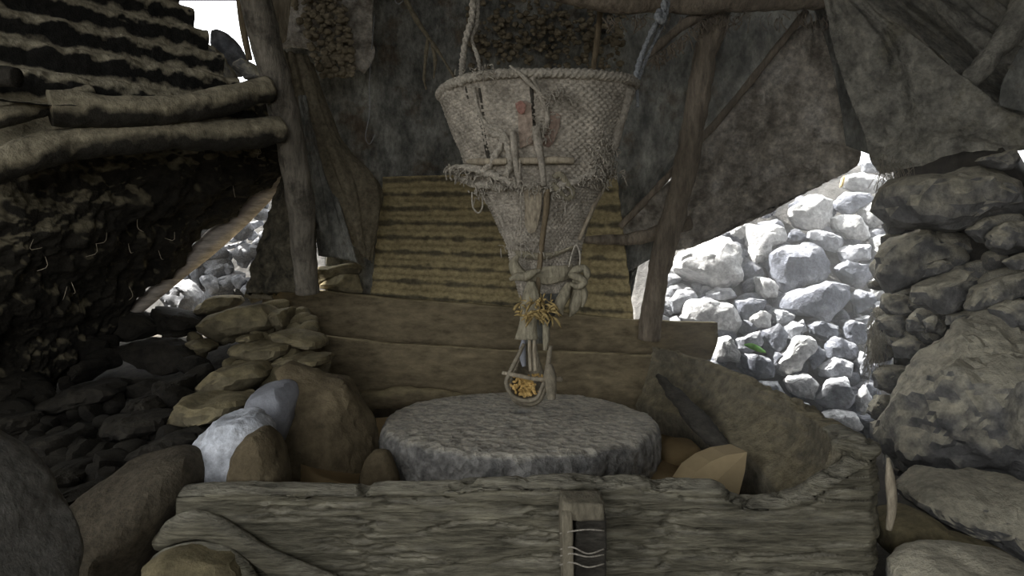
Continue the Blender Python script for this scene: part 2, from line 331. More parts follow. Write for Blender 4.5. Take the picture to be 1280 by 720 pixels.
slabbox('wall_left', (-2.45, SIDE[0], -0.2), (-2.3, SIDE[1], SIDE[2]), M['soil'])
slabbox('wall_front', (-2.45, -1.85, -0.2), (DOOR[0], -1.7, DOOR[3]), M['soil'])
slabbox('wall_front', (DOOR[0], -1.85, -0.2), (DOOR[1], -1.7, DOOR[2]), M['soil'])
slabbox('sun_block_back', (-1.0, 3.64, 0.0), (0.60, 3.72, 2.42), M['soil'])  # unseen slab added behind the tarpaulin to stop sun leaking onto the planks
slabbox('wall_right', (2.15, -1.8, -0.2), (2.35, 2.75, 2.42), M['soil'])
slabbox('wall_front', (DOOR[1], -1.85, -0.2), (2.35, -1.7, 2.42), M['soil'])
slabbox('wall_front', (-2.45, -1.85, DOOR[3]), (DOOR[1], -1.7, 2.42), M['soil'])
# left bank: the dark shaggy underside of the earth and thatch wall
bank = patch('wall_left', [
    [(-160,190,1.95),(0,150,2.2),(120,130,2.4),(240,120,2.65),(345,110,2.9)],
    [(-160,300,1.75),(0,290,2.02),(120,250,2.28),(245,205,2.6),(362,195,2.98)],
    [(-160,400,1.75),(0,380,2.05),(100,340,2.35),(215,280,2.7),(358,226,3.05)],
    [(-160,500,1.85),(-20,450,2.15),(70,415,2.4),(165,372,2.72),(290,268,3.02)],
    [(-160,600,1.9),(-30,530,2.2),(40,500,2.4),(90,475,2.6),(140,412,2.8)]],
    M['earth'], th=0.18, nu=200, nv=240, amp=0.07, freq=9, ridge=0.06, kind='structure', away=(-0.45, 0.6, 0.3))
# stalks and roots hanging from the bank
vf = []
for k in range(14):
    px = random.uniform(20, 330); py = np.interp(px, [0, 120, 225, 340], [330, 330, 290, 205]) + random.uniform(-40, 60)
    py = min(py, np.interp(px, [0, 130, 225, 325, 352], [520, 420, 320, 235, 200])); d = np.interp(px, [0, 130, 350], [1.98, 2.3, 2.75]) - 0.05
    a = P(px, py, d); vf.append(tube_vf([a, a + np.array([random.uniform(-.02, .02), -.01, -.03]), a + np.array([random.uniform(-.04, .04), 0, -random.uniform(.02, .06)])], 0.0009, n=6, seg=4))
V, f = join(vf); mk('roots', V, f, M['stick'], parent=bank, kind='stuff')

# ------------------------------------------------------------------ stones of the setting
def z8(l): return [(780 + x / 2.058, 180 + y / 2.058) for x, y in l]
def zl(l): return [(x / 3.2, 200 + y / 3.2) for x, y in l]
def zm(l): return [(200 + x / 2.57, 340 + y / 2.57) for x, y in l]
def zk(l): return [(x / 2.117, 380 + y / 2.117) for x, y in l]
def zi(l): return [(x * 2.117, (y - 380) * 2.117) for x, y in l]
def zr(l): return [(700 + x / 2.207, 500 + y / 2.207) for x, y in l]
def dbank(px, py): return float(np.interp(py, [150, 240, 340, 430, 520, 580], [4.5, 4.25, 3.95, 3.65, 3.4, 3.3]))
def dwall(px, py): return float(np.interp(px, [1080, 1150, 1280], [3.15, 2.85, 2.4])) - 0.0006 * max(0, py - 430)
# sunlit pile of stones outside the gap
bankback = patch('stone_bank', [[(x, y, dbank(x, y) + 0.16) for x in (790, 880, 1000, 1150, 1400)] for y in (205, 300, 400, 500, 600)], M['outsoil'], th=0.5, nu=50, nv=50, amp=0.05, away=(0, 1, -0.3), kind='structure')
SUN = [
 [(410,165),(440,140),(510,120),(540,135),(530,210),(495,228),(440,215)], [(535,155),(575,120),(625,130),(640,142),(600,178),(560,185),(538,175)],
 [(530,190),(560,182),(605,185),(640,215),(635,250),(580,250),(535,225)], [(605,165),(650,140),(672,150),(668,215),(640,225),(612,200)],
 [(475,225),(520,218),(565,240),(575,262),(545,285),(500,262),(475,245)], [(548,275),(580,255),(635,260),(640,300),(600,305),(560,305)],
 [(375,275),(420,255),(490,252),(540,290),(555,330),(525,350),(440,385),(410,390),(385,350),(370,310)],
 [(315,210),(370,195),(410,215),(425,250),(375,270),(370,305),(320,310),(310,250)],
 [(120,300),(200,255),(260,235),(310,255),(320,310),(335,340),(330,370),(270,390),(215,385),(160,350),(125,325)],
 [(545,325),(570,300),(640,310),(640,345),(605,375),(575,365)], [(335,340),(375,340),(400,370),(395,400),(355,400),(338,375)],
 [(380,420),(430,380),(520,352),(580,360),(590,390),(575,430),(520,465),(460,450),(400,440)], [(575,400),(605,375),(640,380),(650,400),(635,435),(590,440)],
 [(115,400),(140,375),(180,375),(195,400),(160,430),(125,435)], [(210,385),(240,365),(280,370),(290,395),(255,402),(215,400)],
 [(135,450),(160,405),(220,398),(280,415),(305,460),(290,490),(240,490),(190,465)], [(285,400),(330,390),(370,400),(355,430),(310,460),(290,430)],
 [(320,450),(350,425),(385,440),(375,470),(335,478)], [(378,430),(400,425),(445,440),(420,470),(385,460)],
 [(355,480),(400,460),(420,490),(410,530),(375,550),(355,520)], [(415,470),(440,450),(462,465),(450,500),(420,520)],
 [(462,460),(500,450),(555,470),(555,495),(520,510),(475,490)], [(558,475),(580,450),(615,460),(625,510),(590,525),(562,500)],
 [(592,450),(632,440),(632,475),(600,470)], [(385,560),(440,495),(490,490),(500,520),(450,580),(415,600),(390,590)],
 [(285,500),(350,480),(360,520),(320,540),(290,530)], [(305,545),(340,530),(385,550),(385,600),(340,605),(308,580)],
 [(228,560),(240,495),(270,490),(300,540),(295,570)], [(470,545),(500,515),(520,530),(510,575),(480,580)],
 [(520,520),(545,495),(600,515),(605,555),(560,560),(525,550)], [(500,575),(545,550),(600,565),(590,600),(540,610),(505,600)],
 [(412,610),(440,590),(485,590),(500,620),(485,660),(430,640)], [(485,660),(520,610),(580,600),(600,640),(580,690),(520,685)],
 [(595,560),(610,530),(630,530),(630,620),(600,600)], [(625,480),(650,450),(665,470),(650,540),(630,520)],
 [(590,640),(620,620),(640,660),(620,690),(595,690)], [(635,240),(670,230),(680,250),(660,330),(640,300)],
 [(668,185),(700,180),(730,215),(720,235),(675,240)], [(630,350),(650,345),(680,370),(665,410),(640,400),(628,375)],
 [(635,405),(660,400),(665,445),(640,455)], [(560,85),(620,70),(690,95),(685,130),(620,135),(570,115)],
 [(420,225),(450,220),(468,240),(440,255),(420,250)], [(600,50),(640,30),(660,45),(650,75),(610,75)],
 [(270,215),(315,200),(330,220),(300,245),(272,235)], [(440,465),(462,450),(470,480),(455,500)],
 [(500,700),(540,685),(600,690),(610,730),(560,750),(500,740)], [(600,700),(650,690),(670,740),(620,760)], [(420,680),(470,665),(495,700),(450,730),(415,710)], [(350,610),(400,610),(420,650),(380,670),(345,650)]]
for k, s in enumerate(SUN):
    s = z8(s); cx = sum(p[0] for p in s) / len(s); cy = sum(p[1] for p in s) / len(s)
    rock('stone', s, dbank(cx, cy), M['sunstone_pale' if k in (0, 2, 7, 8, 15, 27, 35, 36, 40, 43) or k % 7 == 3 else 'sunstone_dark' if k in (9, 19, 22, 24, 28, 29, 12, 21) or k % 5 == 1 else 'sunstone'], parent=bankback, seed=k, rough=0.07, facets=15, smooth=0.1)
# small stones that fill the joints (shared shapes)
FILL = []
for k in range(5):
    a = np.linspace(0, 2 * math.pi, 8)[:-1]; r_ = np.random.default_rng(k)
    V, f = rock_vf([(640 + math.cos(t) * 60 * r_.uniform(.75, 1.1), 360 + math.sin(t) * 48 * r_.uniform(.75, 1.1)) for t in a], 1.0, seed=50 + k, res=3, facets=10)
    V = V - V.mean(0); V /= np.abs(V).max(); FILL.append((V, f))
def filler(parent, pts, m, size):
    mes = {}
    for (px, py, d) in pts:
        k = random.randrange(5)
        if (k, m) not in mes:
            me = bpy.data.meshes.new('stone'); me.from_pydata(FILL[k][0].tolist(), [], FILL[k][1]); me.polygons.foreach_set('use_smooth', [True] * len(me.polygons)); me.materials.append(m); me.set_sharp_from_angle(angle=0.42); mes[(k, m)] = me
        o = bpy.data.objects.new('stone', mes[(k, m)]); COL.objects.link(o); o.parent = parent
        p = P(px, py, d); o.location = Vector(p - WL[parent]); WL[o] = p
        s = random.uniform(*size); o.scale = (s, s * 0.8, s * random.uniform(.6, .9)); o.rotation_euler = (random.uniform(-.4, .4), random.uniform(-.6, .6), random.uniform(0, 6.28))
def scat(n, x0, x1, y0, y1, dfn, off): return [(x, y, dfn(x, y) + off) for x, y in ((random.uniform(x0, x1), random.uniform(y0, y1)) for _ in range(n))]
filler(bankback, scat(120, 880, 1105, 250, 555, dbank, 0.07), M['sunstone_dark'], (0.05, 0.10))
filler(bankback, scat(25, 800, 900, 330, 470, dbank, 0.12), M['sunstone'], (0.06, 0.11))
# inner stone wall on the right
wallback = patch('wall_right', [[(x, y if x < 1250 or y > 200 else 235, dwall(x, y) + 0.14) for x in (1118, 1160, 1220, 1300, 1420)] for y in (150, 300, 400, 520, 720)], M['soil'], th=0.25, nu=50, nv=50, amp=0.05, away=(0.7, 0.6, 0), kind='structure')
WALL = [
 [(690,90),(800,65),(900,50),(960,60),(1010,110),(1035,150),(1035,190),(950,200),(850,225),(720,215),(680,160)],
 [(645,290),(680,240),(760,220),(850,225),(920,260),(960,300),(870,290),(780,300),(740,360),(690,380),(655,345)],
 [(755,320),(800,292),(870,295),(865,320),(800,345),(755,345)], [(745,370),(800,345),(880,320),(960,300),(1000,330),(930,360),(880,420),(800,440),(755,410)],
 [(885,420),(905,370),(980,335),(1050,325),(1050,385),(950,420),(900,430)], [(940,235),(970,205),(1050,185),(1050,275),(970,275),(940,265)],
 [(865,220),(920,185),(975,190),(940,225),(935,260),(900,250)], [(945,425),(1000,395),(1060,385),(1060,505),(985,480),(960,450)],
 [(725,450),(765,420),(790,440),(770,480),(735,485)], [(770,455),(800,440),(830,455),(820,490),(780,490)], [(655,450),(700,430),(740,445),(730,480),(690,500),(655,480)],
 [(690,520),(740,490),(790,510),(770,545),(700,560)], [(630,520),(655,490),(690,510),(700,545),(650,570),(632,560)], [(645,590),(680,560),(740,565),(740,600),(690,640),(650,630)],
 [(620,690),(650,645),(710,650),(735,690),(700,720),(640,720)], [(665,385),(720,380),(750,400),(740,440),(680,440),(660,420)],
 [(900,40),(1000,10),(1015,40),(1005,70),(950,60)], [(830,440),(890,425),(960,430),(965,465),(880,475),(835,465)], [(960,300),(1060,270),(1060,320),(1000,325)],
 [(640,720),(700,700),(760,730),(770,790),(720,830),(650,790)], [(680,780),(760,760),(790,830),(740,880),(680,860)]]
for k, s in enumerate(WALL):
    s = z8(s); cx = sum(p[0] for p in s) / len(s); cy = sum(p[1] for p in s) / len(s)
    rock('stone', s, dwall(cx, cy), M['wallstone'], parent=wallback, seed=80 + k, rough=0.08, facets=15, smooth=0.1, th=None if k else 0.22)
rock('stone', [(1128,500),(1140,450),(1175,415),(1215,395),(1250,388),(1300,400),(1340,470),(1330,600),(1262,608),(1200,598),(1150,590),(1118,560)], 2.42, M['wallstone'], parent=wallback, seed=141, res=5, rough=0.10, facets=16, th=0.26)
filler(wallback, scat(70, 1100, 1275, 270, 600, dwall, 0.07), M['wallstone'], (0.05, 0.10))
# straw tuft hanging over the corner of the wall
vf = []
for k in range(70):
    px = random.uniform(1100, 1135); py = random.uniform(195, 245); a = P(px, py, 2.78 + random.uniform(0, .05))
    vf.append(tube_vf([a, a + [random.uniform(-.03,.03), -.02, random.uniform(-.05, .0)], a + [random.uniform(-.07,.05), -.01, random.uniform(-.16, -.06)]], 0.0013, n=6, seg=3))
for k in range(80):
    px = random.uniform(1084, 1105); py = random.uniform(385, 440); a = P(px, py, 3.0 + random.uniform(0, .05))
    vf.append(tube_vf([a, a + [random.uniform(-.03,.02), -.02, random.uniform(-.06, .0)], a + [random.uniform(-.05,.04), -.01, random.uniform(-.25, -.08)]], 0.0013, n=6, seg=3))
V, f = join(vf); mk('dry_grass', V, f, M['straw'], parent=wallback, kind='stuff')
# stones beyond the left gap (outside)
LG = [[(860,380),(890,350),(935,370),(925,405),(880,405)], [(950,330),(980,318),(1005,350),(985,360),(955,350)], [(870,420),(900,405),(935,430),(920,465),(885,455)],
 [(805,395),(835,385),(860,420),(855,460),(815,455)], [(940,390),(985,360),(1000,400),(985,440),(950,420)], [(800,465),(840,455),(880,490),(890,520),(850,540),(820,520)],
 [(870,475),(905,465),(920,500),(895,515)], [(925,465),(965,455),(985,480),(960,520),(930,500)], [(755,450),(790,420),(800,480),(810,530),(780,500)],
 [(990,290),(1020,280),(1035,300),(1010,325),(990,320)], [(1000,250),(1050,235),(1055,260),(1010,280)], [(1050,210),(1070,205),(1070,225),(1050,230)], [(890,345),(950,330),(960,350),(900,360)],
 [(905,330),(990,270),(1000,300),(940,330)], [(1010,330),(1060,290),(1080,340),(1040,380)], [(1000,400),(1040,380),(1060,430),(1010,450)], [(960,520),(1010,470),(1050,520),(1000,560)], [(730,430),(770,400),(760,440)]]
backL = patch('stone_bank', [[(x, y, 4.15 + (360 - y) * 0.003) for x in (150, 250, 340, 420)] for y in (215, 270, 320, 370, 405)], M['outsoil'], th=0.4, nu=24, nv=24, amp=0.04, away=(0, 1, -0.3), kind='structure')
for k, s in enumerate(LG):
    s = zl(s); cy = sum(p[1] for p in s) / len(s)
    rock('stone', s, 4.0 + (360 - cy) * 0.003, M['sunstone'], parent=backL, seed=200 + k, facets=12, smooth=0.25, rough=0.07)
filler(backL, [(random.uniform(225, 345), random.uniform(250, 370), 4.08) for _ in range(45)], M['sunstone'], (0.05, 0.10))
# rubble on the left, part of the ground: flat floury stones stacked up to the plank
def dleft(py): return float(np.interp(py, [340, 380, 420, 500, 600, 720], [3.25, 3.0, 2.7, 2.2, 1.75, 1.4]))
LS = [[(105,175),(160,140),(250,110),(340,100),(375,130),(370,180),(300,200),(240,215),(190,240),(110,195)], [(375,120),(420,110),(425,175),(400,185),(375,170)],
 [(215,240),(290,225),(430,225),(430,255),(370,285),(330,290),(260,270),(210,285)], [(255,205),(320,195),(335,215),(290,225),(258,220)],
 [(360,190),(440,185),(530,210),(530,245),(440,240),(430,225),(380,215)], [(375,285),(450,260),(550,265),(550,285),(490,310),(385,310)],
 [(120,375),(190,310),(260,283),(330,295),(360,325),(310,370),(270,390),(130,390)], [(35,485),(90,395),(290,395),(290,440),(210,460),(150,500),(40,500)],
 [(105,160),(130,100),(190,75),(260,75),(270,100),(200,125),(110,180)], [(350,65),(400,10),(440,20),(440,50),(400,62)], [(500,50),(560,10),(640,5),(660,70),(600,65)],
 [(95,220),(130,215),(180,240),(160,265),(100,250)], [(280,75),(340,50),(350,75),(300,100)], [(440,60),(500,-20),(640,-30),(650,10),(560,20),(500,55)]]
for k, s in enumerate(LS):
    s = zm(s); cy = sum(p[1] for p in s) / len(s)
    rock('stone', s, dleft(cy) + 0.03, M['leftstone'], parent=floor, seed=240 + k, facets=8, rough=0.04, th=0.16 if k < 9 else 0.09, smooth=0.3)
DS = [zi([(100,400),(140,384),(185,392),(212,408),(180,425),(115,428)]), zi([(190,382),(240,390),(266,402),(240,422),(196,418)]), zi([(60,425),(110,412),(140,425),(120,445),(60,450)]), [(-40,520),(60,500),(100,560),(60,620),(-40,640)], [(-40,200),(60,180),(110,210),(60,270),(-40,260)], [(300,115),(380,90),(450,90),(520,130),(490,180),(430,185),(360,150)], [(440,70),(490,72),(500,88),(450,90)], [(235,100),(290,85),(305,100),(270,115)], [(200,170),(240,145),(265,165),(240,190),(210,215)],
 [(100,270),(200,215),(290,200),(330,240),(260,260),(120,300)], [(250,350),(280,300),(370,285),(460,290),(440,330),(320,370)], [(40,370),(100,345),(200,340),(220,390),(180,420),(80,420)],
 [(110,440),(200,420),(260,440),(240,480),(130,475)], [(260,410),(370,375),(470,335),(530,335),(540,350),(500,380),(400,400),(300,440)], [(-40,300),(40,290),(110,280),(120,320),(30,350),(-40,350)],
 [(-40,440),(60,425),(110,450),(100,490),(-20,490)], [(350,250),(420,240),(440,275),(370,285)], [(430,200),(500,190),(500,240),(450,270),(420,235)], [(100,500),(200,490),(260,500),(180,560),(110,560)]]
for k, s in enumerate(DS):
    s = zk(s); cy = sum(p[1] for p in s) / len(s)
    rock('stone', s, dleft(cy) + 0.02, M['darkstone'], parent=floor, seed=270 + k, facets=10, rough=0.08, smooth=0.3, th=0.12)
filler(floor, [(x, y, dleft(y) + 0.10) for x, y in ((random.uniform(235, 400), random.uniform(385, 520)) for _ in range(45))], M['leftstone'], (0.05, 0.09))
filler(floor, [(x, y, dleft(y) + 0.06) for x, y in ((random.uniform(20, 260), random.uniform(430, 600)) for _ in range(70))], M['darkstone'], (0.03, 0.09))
if 0: filler(floor, [(x, y, 1.95 - 0.0028 * (y - 620)) for x, y in ((random.uniform(1120, 1300), random.uniform(590, 715)) for _ in range(40))], M['wallstone'], (0.04, 0.09))

# dusty air lit by the daylight in the gap on the right
def haze(lo, hi, dens):
    m = bpy.data.materials.new('dusty_air'); m.use_nodes = True; nt = m.node_tree; nt.nodes.remove(nt.nodes['Principled BSDF'])
    v = nt.nodes.new('ShaderNodeVolumeScatter'); v.inputs['Density'].default_value = dens; v.inputs['Anisotropy'].default_value = 0.35; v.inputs['Color'].default_value = (.95, .95, .93, 1)
    nt.links.new(v.outputs[0], nt.nodes['Material Output'].inputs['Volume'])
    x0, y0, z0 = lo; x1, y1, z1 = hi
    V = [(x0,y0,z0),(x1,y0,z0),(x1,y1,z0),(x0,y1,z0),(x0,y0,z1),(x1,y0,z1),(x1,y1,z1),(x0,y1,z1)]
    mk('dusty_air', V, [[3,2,1,0],[4,5,6,7],[0,1,5,4],[1,2,6,5],[2,3,7,6],[3,0,4,7]], m, smooth=False, kind='stuff', label='pale dusty haze in the daylight by the stone wall on the right', cat='haze')
haze((0.55, 1.75, 0.05), (2.1, 3.9, 2.2), 0.09)

# ------------------------------------------------------------------ stones one can name
rock('stone', zl([(660,510),(700,480),(745,480),(800,545),(790,610),(740,650),(680,600),(655,550)]), 3.35, M['sunstone'], seed=301, res=4, th=0.12, label='round grey stone catching daylight at the lower end of the left gap', cat='stone', facets=6)
rock('boulder', [(-130,535),(-62,560),(-34,580),(-12,615),(8,660),(28,705),(50,770),(10,840),(-130,810),(-180,640)], 1.12, M['cornerrock'], seed=302, res=5, th=0.2, label='large grey boulder cut off by the lower left corner', cat='boulder', rough=0.03, facets=5)
rock('boulder', [(105,625),(150,580),(210,562),(243,566),(250,600),(230,640),(195,700),(190,780),(120,800),(70,740),(80,660)], 1.72, M['brownrock'], seed=303, res=5, th=0.2, label='smooth dark brown rounded boulder left of the wooden trough', cat='boulder', rough=0.02, facets=3)
rock('rock', zm([(108,560),(122,530),(150,510),(185,470),(220,452),(280,443),(300,446),(325,462),(350,482),(358,520),(372,560),(395,600),(402,660),(400,720),(105,720),(112,640)]), 1.86, M['whiterock'], seed=304, res=5, th=0.12, label='rough white rock standing behind the left end of the trough', cat='rock', rough=0.05, facets=12)
rock('rock', zm([(290,425),(310,370),(360,348),(420,350),(440,390),(430,470),(400,560),(330,560),(300,480)]), 2.12, M['greyrock'], seed=305, res=4, th=0.12, label='smooth blue-grey rounded stone behind the white rock', cat='rock', rough=0.03, facets=5)
rock('clay_mound', zm([(370,315),(420,295),(480,310),(545,330),(605,355),(640,420),(690,490),(715,580),(720,720),(400,740),(385,640),(370,540),(420,450),(425,390),(395,350)]), 2.24, M['mud'], seed=306, res=5, th=0.16, label='rounded brown clay mound dusted with flour, left of the millstone', cat='mound', rough=0.045, facets=5)
rock('shade_lump', zm([(236,620),(250,565),(285,520),(335,490),(368,520),(395,590),(412,690),(400,760),(236,760)]), 1.775, M['mud'], seed=316, res=4, th=0.10, label='brown lump imitating shade on the right side of the white rock', cat='shade lump', rough=0.05, facets=5)  # brown lump added as the shadow on the rock's right half
rock('rock', [(175,735),(185,700),(215,686),(255,685),(285,695),(300,715),(300,760),(230,780)], 1.50, M['leftstone'], seed=307, res=4, th=0.08, label='tan stone wedged under the lower left end of the trough', cat='rock', rough=0.04)
rock('stone_slab', zr([(960,275),(1070,212),(1180,235),(1300,230),(1320,350),(1240,420),(1170,400),(1110,360),(1000,305)]), 1.95, M['wallstone'], seed=308, res=5, th=0.2, label='broad flat-topped slab below the big dark boulder, lower right', cat='stone slab', rough=0.05, facets=9, tilt=0.5)
rock('stone_slab', zr([(880,400),(890,330),(990,312),(1062,342),(1055,372),(1000,435),(900,415)]), 1.80, M['leftstone'], seed=309, res=4, th=0.10, label='thin brown paving slab just right of the trough end', cat='stone slab', rough=0.02, facets=4, tilt=0.8)
rock('stone_slab', zr([(950,500),(1010,450),(1100,435),(1200,440),(1320,455),(1320,600),(950,600)]), 1.52, M['wallstone'], seed=310, res=4, th=0.16, label='low grey slab at the lower right corner', cat='stone slab', rough=0.04, facets=6)
rock('rock', zr([(1045,440),(1080,378),(1170,395),(1245,425),(1240,460),(1100,460)]), 1.72, M['leftstone'], seed=311, res=4, th=0.1, label='brown stone between the broad slab and the corner slab', cat='rock', rough=0.04)
rock('white_boulder', [(770,345),(800,325),(830,340),(835,390),(810,430),(770,430)], 4.3, M['sunstone'], seed=312, res=4, th=0.2, label='sunlit pale boulder seen between the metal sheet and the crooked post', cat='boulder')
# leaf and plant on the bank
def leaf(name, C, wd, m, **kw):
    C = crom(np.array(C), 9); L_ = []
    for k, c in enumerate(C):
        h = wd * math.sin(math.pi * (k + .4) / 9.4); L_ += [c + [-.2*h, 0, h], c + [0, -.004, 0], c + [.2*h, 0, -h]]
    V, f, _ = solid(np.array(L_).reshape(9, 3, 3), 0.002); return mk(name, V, f, m, **kw)
leaf('leaf', [P(930,431,3.42), P(943,434,3.38), P(957,440,3.40)], 0.018, M['leaf'], label='single bright green leaf lying on the sunlit stones', cat='leaf')
leaf('leaf', [P(1049,234,4.0), P(1053,228,3.97), P(1056,221,3.98)], 0.022, M['husk'], label='small yellow leaf at the top of the sunlit stone pile', cat='leaf')

# ------------------------------------------------------------------ mill: flour floor, trough, planks, stone
th = np.linspace(0, 2 * math.pi, 72, endpoint=False); rr = np.linspace(0.02, 1, 24)
G = np.array([[[0.0 + r * 0.72 * math.cos(t), 2.33 + r * 0.58 * math.sin(t), 0] for t in th] for r in rr])
G[..., 2] = 0.33 + 0.012 * fbm(G * 6, 4) + 0.05 * np.clip((rr[:, None] - 0.75) * 4, 0, 1) * (np.cos(th) < 0)[None]
B = G.copy(); B[..., 2] = 0.12; nv = 72
V = np.concatenate([G.reshape(-1, 3), B[-1]]); f = gridfaces(24, 72, cv=True).tolist()
for j in range(72): f.append([23 * 72 + j, 24 * 72 + j, 24 * 72 + (j + 1) % 72, 23 * 72 + (j + 1) % 72])
f.append(list(range(72))[::-1])
mk('flour_bed', V, f, M['flour'], label='bed of brownish flour lying inside the trough around the millstone', cat='flour', kind='stuff')
# fan-shaped flour heap
def heap(name, pts, d0, d1, m, label):
    a = [P(x, y, d0) for x, y in pts]; b = [p + np.array([-0.02, d1, 0]) for p in a]; n = len(a); c0 = np.mean(a, 0) + [0, -.012, 0]
    V = a + b + [c0, np.mean(b, 0)]; f = []
    for k in range(n):
        l = (k + 1) % n; f += [[k, l, 2 * n], [n + l, n + k, 2 * n + 1], [k, n + k, n + l, l]]
    return mk(name, V, f, m, label=label, cat='flour', smooth=False)
heap('flour_heap', [(858,608),(870,590),(888,577),(908,569),(934,565),(931,590),(922,625),(880,640),(850,640)], 1.98, 0.09, M['flourpale'], 'pale fan-shaped wedge of flour right of the millstone')
rock('flour_heap', [(826,560),(840,550),(868,552),(885,575),(890,640),(826,640)], 2.35, M['flour'], seed=320, res=4, th=0.12, rough=0.01, facets=2, label='darker brown flour heap between millstone and pale flour wedge', cat='flour')
rock('flour_heap', [(450,596),(456,576),(467,562),(486,562),(500,600),(490,640),(450,640)], 2.0, M['mud'], seed=321, res=4, th=0.05, rough=0.01, facets=0, label='small dim lump of flour at the left rim of the millstone', cat='flour')

# millstone, lathe with eye
def lathe_stone(c, R, h, eye, eoff):
    ringr = [(eye, -h), (eye, -0.012), (eye + .008, 0)] + [(eye + .008 + (R - eye - .028) * t, 0) for t in np.linspace(0.03, 1, 46)] + [(R - .010, -.004), (R - .003, -.012), (R, -.025)] + [(R + .004 * math.sin(3 * t), -.025 - (h - .05) * t) for t in np.linspace(.05, 1, 18)] + [(R - .02, -h)]
    n = 260; t = np.linspace(0, 2 * math.pi, n, endpoint=False); V = []
    for r, z in ringr:
        k = 1 - min(1, (r - eye) / (R - eye)); x = r * np.cos(t); y = r * np.sin(t) + eoff * k
        V.append(np.stack([x, y, np.full(n, z)], -1))
    V = np.array(V); rad = np.hypot(V[..., 0], V[..., 1])
    q = V * np.array([9, 9, 9]); 
    top = (V[..., 2] > -0.01)
    V[..., 2] += np.where(top, 0.006 * fbm(q * .6, 3) + 0.0035 * fbm(V * [60, 24, 1], 3) - 0.004 * np.abs(fbm(V * [40, 16, 1] + 7, 3)) + .012 * (1 - rad / R), 0)
    side = (V[..., 2] < -0.01) & (rad > R * .9)
    pit = 0.016 * fbm(V * 5, 2) + 0.010 * fbm(V * [24, 24, 34] + 3, 4) - 0.008 * np.clip(fbm(V * [40, 40, 14] + 31, 2), 0, 1)
    s = np.where(rad > R * .93, pit, 0) / R
    V[..., 0] *= 1 + s; V[..., 1] *= 1 + s
    f = gridfaces(len(ringr), n, cu=True, cv=True)
    return V.reshape(-1, 3) + np.array(c), f.tolist()
V, f = lathe_stone((0.028, 2.33, 0.472), 0.468, 0.145, 0.030, 0.06)
mk('millstone', V, f, M['mill'], label='large round grey millstone lying in the wooden trough', cat='millstone')

# hollowed log trough: front board, rounded right end and right board in one piece
fr = [(222,604),(300,602),(400,602),(500,600),(600,597),(720,594),(800,596),(870,598),(900,601),(925,615),(955,619),(985,617),(1012,606),(1045,588),(1072,573),(1090,563)]
path = []
for px, py in fr:
    p = P(px, py, 1.6); path.append((p[0], 1.6, P(px, py, 1.68)[2], 0.085, 0.02))
for x, y, py, t_, ins in [(.885,1.63,557,.10,.04),(.925,1.70,551,.11,.06),(.955,1.82,541,.10,.10),(.965,2.0,522,.08,.14),(.945,2.2,499,.065,.16),(.90,2.4,478,.06,.16),(.82,2.65,456,.055,.15),(.72,2.85,438,.05,.13),(.64,2.95,431,.05,.10)]:
    px = 640 + 850 * x / y; path.append((x, y, P(px, py, y)[2], t_, ins))
path = np.array(path); seg = np.r_[0, np.cumsum(np.hypot(np.diff(path[:, 0]), np.diff(path[:, 1])))]
nS = 880; s = np.linspace(0, seg[-1], nS); PT = np.array([np.interp(s, seg, path[:, k]) for k in range(5)]).T
for _ in range(4): PT[1:-1] = (PT[:-2] + 2 * PT[1:-1] + PT[2:]) / 4
tx = np.gradient(PT[:, 0]); ty = np.gradient(PT[:, 1])
for _ in range(30): tx[1:-1] = (tx[:-2] + tx[1:-1] + tx[2:]) / 3; ty[1:-1] = (ty[:-2] + ty[1:-1] + ty[2:]) / 3
l = np.hypot(tx, ty); nx, ny = -ty / l, tx / l       # inward
rows = []
zb = 0.11
def lerp(a, b, n, e=False): return [(a[k] * 0 + 1, t) for t in ()]
ot, it, ib = [], [], []
for k in range(nS):
    x, y, z, t_, ins = PT[k]
    O = np.array([x, y, z - .006]); Ob = np.array([x - nx[k] * .0, y - ny[k] * .0, zb])
    I = np.array([x + nx[k] * t_, y + ny[k] * t_, z]); Ib = np.array([x + nx[k] * (t_ + ins), y + ny[k] * (t_ + ins), 0.30 if s[k] < 1.5 else np.interp(s[k], [1.5, 2.0, 2.3, 3.0, 3.3], [.30, .36, .42, .42, .38])])
    Ib2 = np.array([x + nx[k] * (t_ + ins - .03), y + ny[k] * (t_ + ins - .03), zb])
    row = [Ob * (1 - t) + O * t for t in np.linspace(0, 1, 110)] + [O * (1 - t) + I * t + [0, 0, .012 * math.sin(math.pi * t)] for t in np.linspace(.1, 1, 10)]
    row += [I * (1 - t) + Ib * t + np.array([-nx[k], -ny[k], 0]) * .03 * math.sin(math.pi * t) * (ins > .05) for t in np.linspace(.05, 1, 26)] + [Ib * (1 - t) + Ib2 * t for t in (.2, .6, 1)]
    rows.append(row)
G = np.array(rows); nr = G.shape[1]
n = gnorm(G); 
if (n[10, 30, 1]) > 0: n = -n
front = np.zeros(nr); front[:118] = 1; front[118:] = .5
q = np.stack([s[:, None] * np.ones(nr) * 7, G[..., 2] * 55, np.arange(nr)[None] * 0.0 + (G[..., 1] * 0)], -1)
g1 = fbm(q, 4); q2 = np.stack([s[:, None] * np.ones(nr) * 3, G[..., 2] * 14, np.zeros((nS, nr))], -1); g2 = fbm(q2 + 40, 3)
furrow = -np.clip(.14 - np.abs(fbm(q * [.8, .9, 1] + 90, 4)), 0, 1) * 0.14 * np.clip(fbm(q2 * [1.2, .8, 1] + 7, 2) * 3 + .7, 0, 1)
disp = (g1 * .011 + g2 * .014 + furrow) * front[None] + 0.008 * fbm(G * 4, 3)
G = G + n * disp[..., None]
edge = 0.006 * fbm(np.stack([s * 12, s * 0, s * 0], -1), 4)
G[:, 102:124, 2] += edge[:, None]
